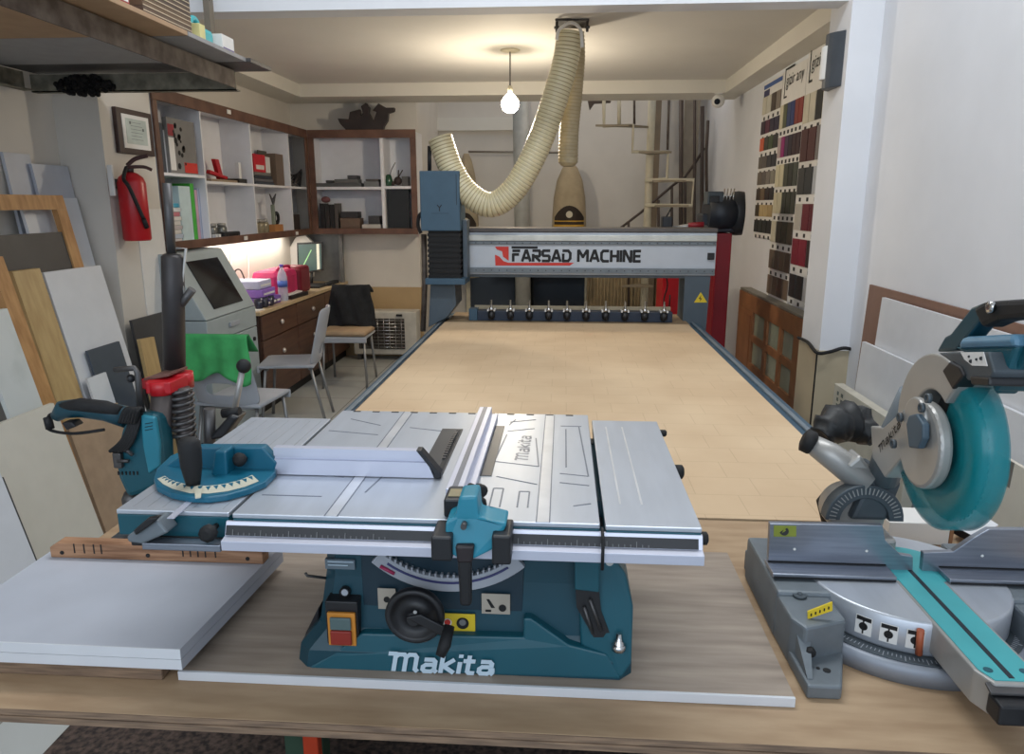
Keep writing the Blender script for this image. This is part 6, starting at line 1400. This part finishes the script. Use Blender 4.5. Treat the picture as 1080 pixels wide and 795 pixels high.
# ================================================================= DRILL STAND with DRILL
DY = 1.56
def D(px, py, y=DY): return AY(px, py, y)
dsx = thing('drill_stand', 'heavy drill stand with dark column, red bracket and spring behind the table saw', 'drill stand', (D(180, 450).x, DY, .80))
MB().box(-1.0, -.66, 1.45, 1.68, .8005, .825, .004).build('base', castd_m, dsx)
cxp = D(193, 430)
MB().cyl((D(193, 460, 1.52).x, 1.52, .8255), (D(192, 412, 1.52).x, 1.52, D(192, 408, 1.52).z), .016, seg=20).build('main_column', post_m, dsx)
q0, q1 = D(184, 388), D(182, 268)
MB().lathe([(.0235, 0), (.0235, (q1 - q0).length - .006), (.017, (q1 - q0).length)], q0, q1 - q0, 28).build('column_sleeve', mat('sleeve_dark', L(66, 62, 62), .45, .4, noise=.12), dsx)
MB().cyl(D(181, 267), D(176, 193), .0095, seg=14).build('top_rod', steel_m, dsx)
MB().tube([D(186, 262), D(196, 262), D(192, 300), D(197, 318)], .003, 6).build('wire', silver_m, dsx)
MB().tube([D(188, 325), D(203, 305)], .009, 10).tube([D(184, 300), D(190, 310)], .006, 8).build('side_peg', steel_m, dsx)
q = MB(); A_, B_ = D(171, 415, 1.50), D(192, 408, 1.55)
q.lathe([(.026, 0), (.026, .030)], A_, seg=24); q.lathe([(.026, 0), (.026, .034)], B_, seg=24)
q.prism([A_ + V((-.024, -.022, .004)), A_ + V((.03, -.018, .004)), A_ + V((.03, -.018, .030)), A_ + V((-.024, -.022, .030))], (.012, .06, .004), .003)
q.prism([D(148, 410, 1.5), D(160, 412, 1.5), D(160, 398, 1.5), D(148, 400, 1.5)], (0, .03, 0), .003)
rbk = q.build('red_bracket', red_m, dsx)
MB().prism([D(150, 402, 1.50), D(152, 399, 1.50), D(178, 394, 1.50), D(178, 397, 1.50)], (.012, .06, .004), .001).build('bracket_top', mat('bracket_brown', L(120, 84, 74), .5), rbk)
MB().lathe([(.004, 0), (.004, .002)], D(170, 403, 1.499), (0, -1, 0)).build('bracket_screw', blackp_m, rbk)
sp = []
c0 = D(194, 462, 1.52); c1 = D(191, 410, 1.52); turns = 8
for k in range(turns * 14 + 1):
    a = 2 * PI * k / 14; t_ = k / (turns * 14); c = c0 + (c1 - c0) * t_; sp.append(c + V((.023 * math.cos(a), .023 * math.sin(a), 0)))
MB().tube(sp, .0045, 8).build('spring', steel_m, dsx)
MB().cyl((D(172, 500).x, 1.50, .8255), (D(172, 415, 1.5).x, 1.50, D(172, 414, 1.5).z), .024, seg=24).build('lower_column', post_m, dsx)
MB().tube([D(121, 390, 1.47), D(142, 388, 1.47), D(145, 393, 1.47), D(149, 435, 1.47)], [.006, .006, .0065, .008], 12).build('hex_handle', steel_m, dsx)
MB().sphere(D(138, 399, 1.47), .009).build('handle_knob', black_m, dsx)
MB().tube([D(246, 440, 1.6), D(256, 388, 1.6)], .007, 12).build('feed_lever', silver_m, dsx)
MB().sphere(D(257, 386, 1.6), .0165).build('lever_ball', rubber_m, dsx)
MB().tube([D(221, 480, 1.55), D(221, 431, 1.55)], .013, 16).build('clamp_post', steel_m, dsx)
MB().prism([D(216, 466, 1.54), D(236, 462, 1.54), D(252, 440, 1.54), D(242, 437, 1.54), D(226, 455, 1.54)], (0, .05, 0), .006).build('clamp_arm', black_m, dsx)
MB().tube([D(235, 436, 1.56), D(253, 434, 1.56)], .011, 12).build('clamp_grip', rubber_m, dsx)
MB().tube([D(244, 440, 1.58), D(246, 520, 1.58)], .008, 10).build('clamp_rod', steel_m, dsx)
# drill body
dr = thing('power_drill', 'teal power drill with black grip clamped in the drill stand at left', 'drill', (D(140, 520, 1.48).x, 1.48, D(130, 528, 1.48).z))
YD = 1.45
MB().prism([D(146, 436, YD), D(165, 438, YD), D(170, 470, YD), D(171, 495, YD), D(165, 515, YD), D(148, 522, YD), D(134, 526, YD), D(124, 505, YD), D(120, 485, YD), D(128, 450, YD)], (0, .06, 0), .012).build('drill_housing', teal_m, dr)
MB().prism([D(148, 438, YD - .006), D(163, 440, YD - .006), D(168, 470, YD - .006), D(168, 492, YD - .006), D(156, 500, YD - .006), D(150, 470, YD - .006)], (0, .012, 0), .004).build('motor_shell', mat('shell_teal', L(40, 130, 150), .4), dr)
g = MB()
for k in range(3): a = D(153, 447 + k * 3.4, YD - .0068); b2 = D(161, 445.5 + k * 3.4, YD - .0068); g.tube([a, b2], .0008, 5)
for k in range(6): a = D(124 + k * 4.0, 497, YD - .001); g.box(a.x, a.x + .003, YD - .002, YD, a.z - .008, a.z)
g.build('vent_slot', blackp_m, dr)
MB().tube([D(59, 440, YD + .03), D(66, 432, YD + .03), D(85, 430, YD + .03), D(112, 434, YD + .03), D(135, 440, YD + .03)], [.012, .020, .021, .021, .024], 18).build('grip', teald_m, dr)
MB().tube([D(63, 430, YD + .025), D(85, 427, YD + .02), D(112, 430, YD + .02), D(128, 434, YD + .02)], [.011, .0155, .0155, .012], 14).build('grip_rubber', rubber_m, dr)
MB().prism([D(64, 446, YD), D(75, 445, YD), D(80, 450, YD), D(70, 454, YD)], (0, .03, 0), .003).build('trigger', black_m, dr)
MB().tube(spline([D(62, 436, YD + .03), D(52, 438, YD + .03), D(50, 450, YD + .03), D(58, 455, YD + .03), D(80, 457, YD + .02), D(110, 453, YD + .02)]), .0035, 8).build('power_cord', rubber_m, dr)
MB().tube([D(50, 440, YD + .03), D(53, 452, YD + .03)], .009, 8).build('plug', rubber_m, dr)
f = MB()
for k in range(6):
    o_ = k * 3.2; f.tube(spline([D(126 + o_, 446, YD - .01), D(132 + o_ * .9, 432, YD - .005 - .004 * k), D(140 + o_ * .6, 434, YD), D(130 + o_ * .7, 462, YD - .012), D(116 + o_, 476, YD - .01)], 6), .004, 7)
f.build('coiled_cord', rubber_m, dr)
f = MB(); f.tube([D(126, 468, YD - .01), D(140, 480, YD - .01)], .004, 6); f.tube([D(124, 486, YD - .01), D(136, 486, YD - .01)], .004, 6); f.box(D(122, 484, YD).x, D(131, 484, YD).x, YD - .012, YD, D(120, 492, YD).z, D(120, 476, YD).z, .003); f.build('clamp_fitting', steel_m, dr)
MB().lathe([(.016, 0), (.02, .008), (.02, .045), (.013, .06)], D(141, 545, YD + .03), (0, 0, 1), 16).build('chuck', steel_m, dr)
MB().lathe([(.010, 0), (.010, .02)], D(168, 490, YD + .02), (0, -1, 0)).build('clamp_bolt', black_m, dr)
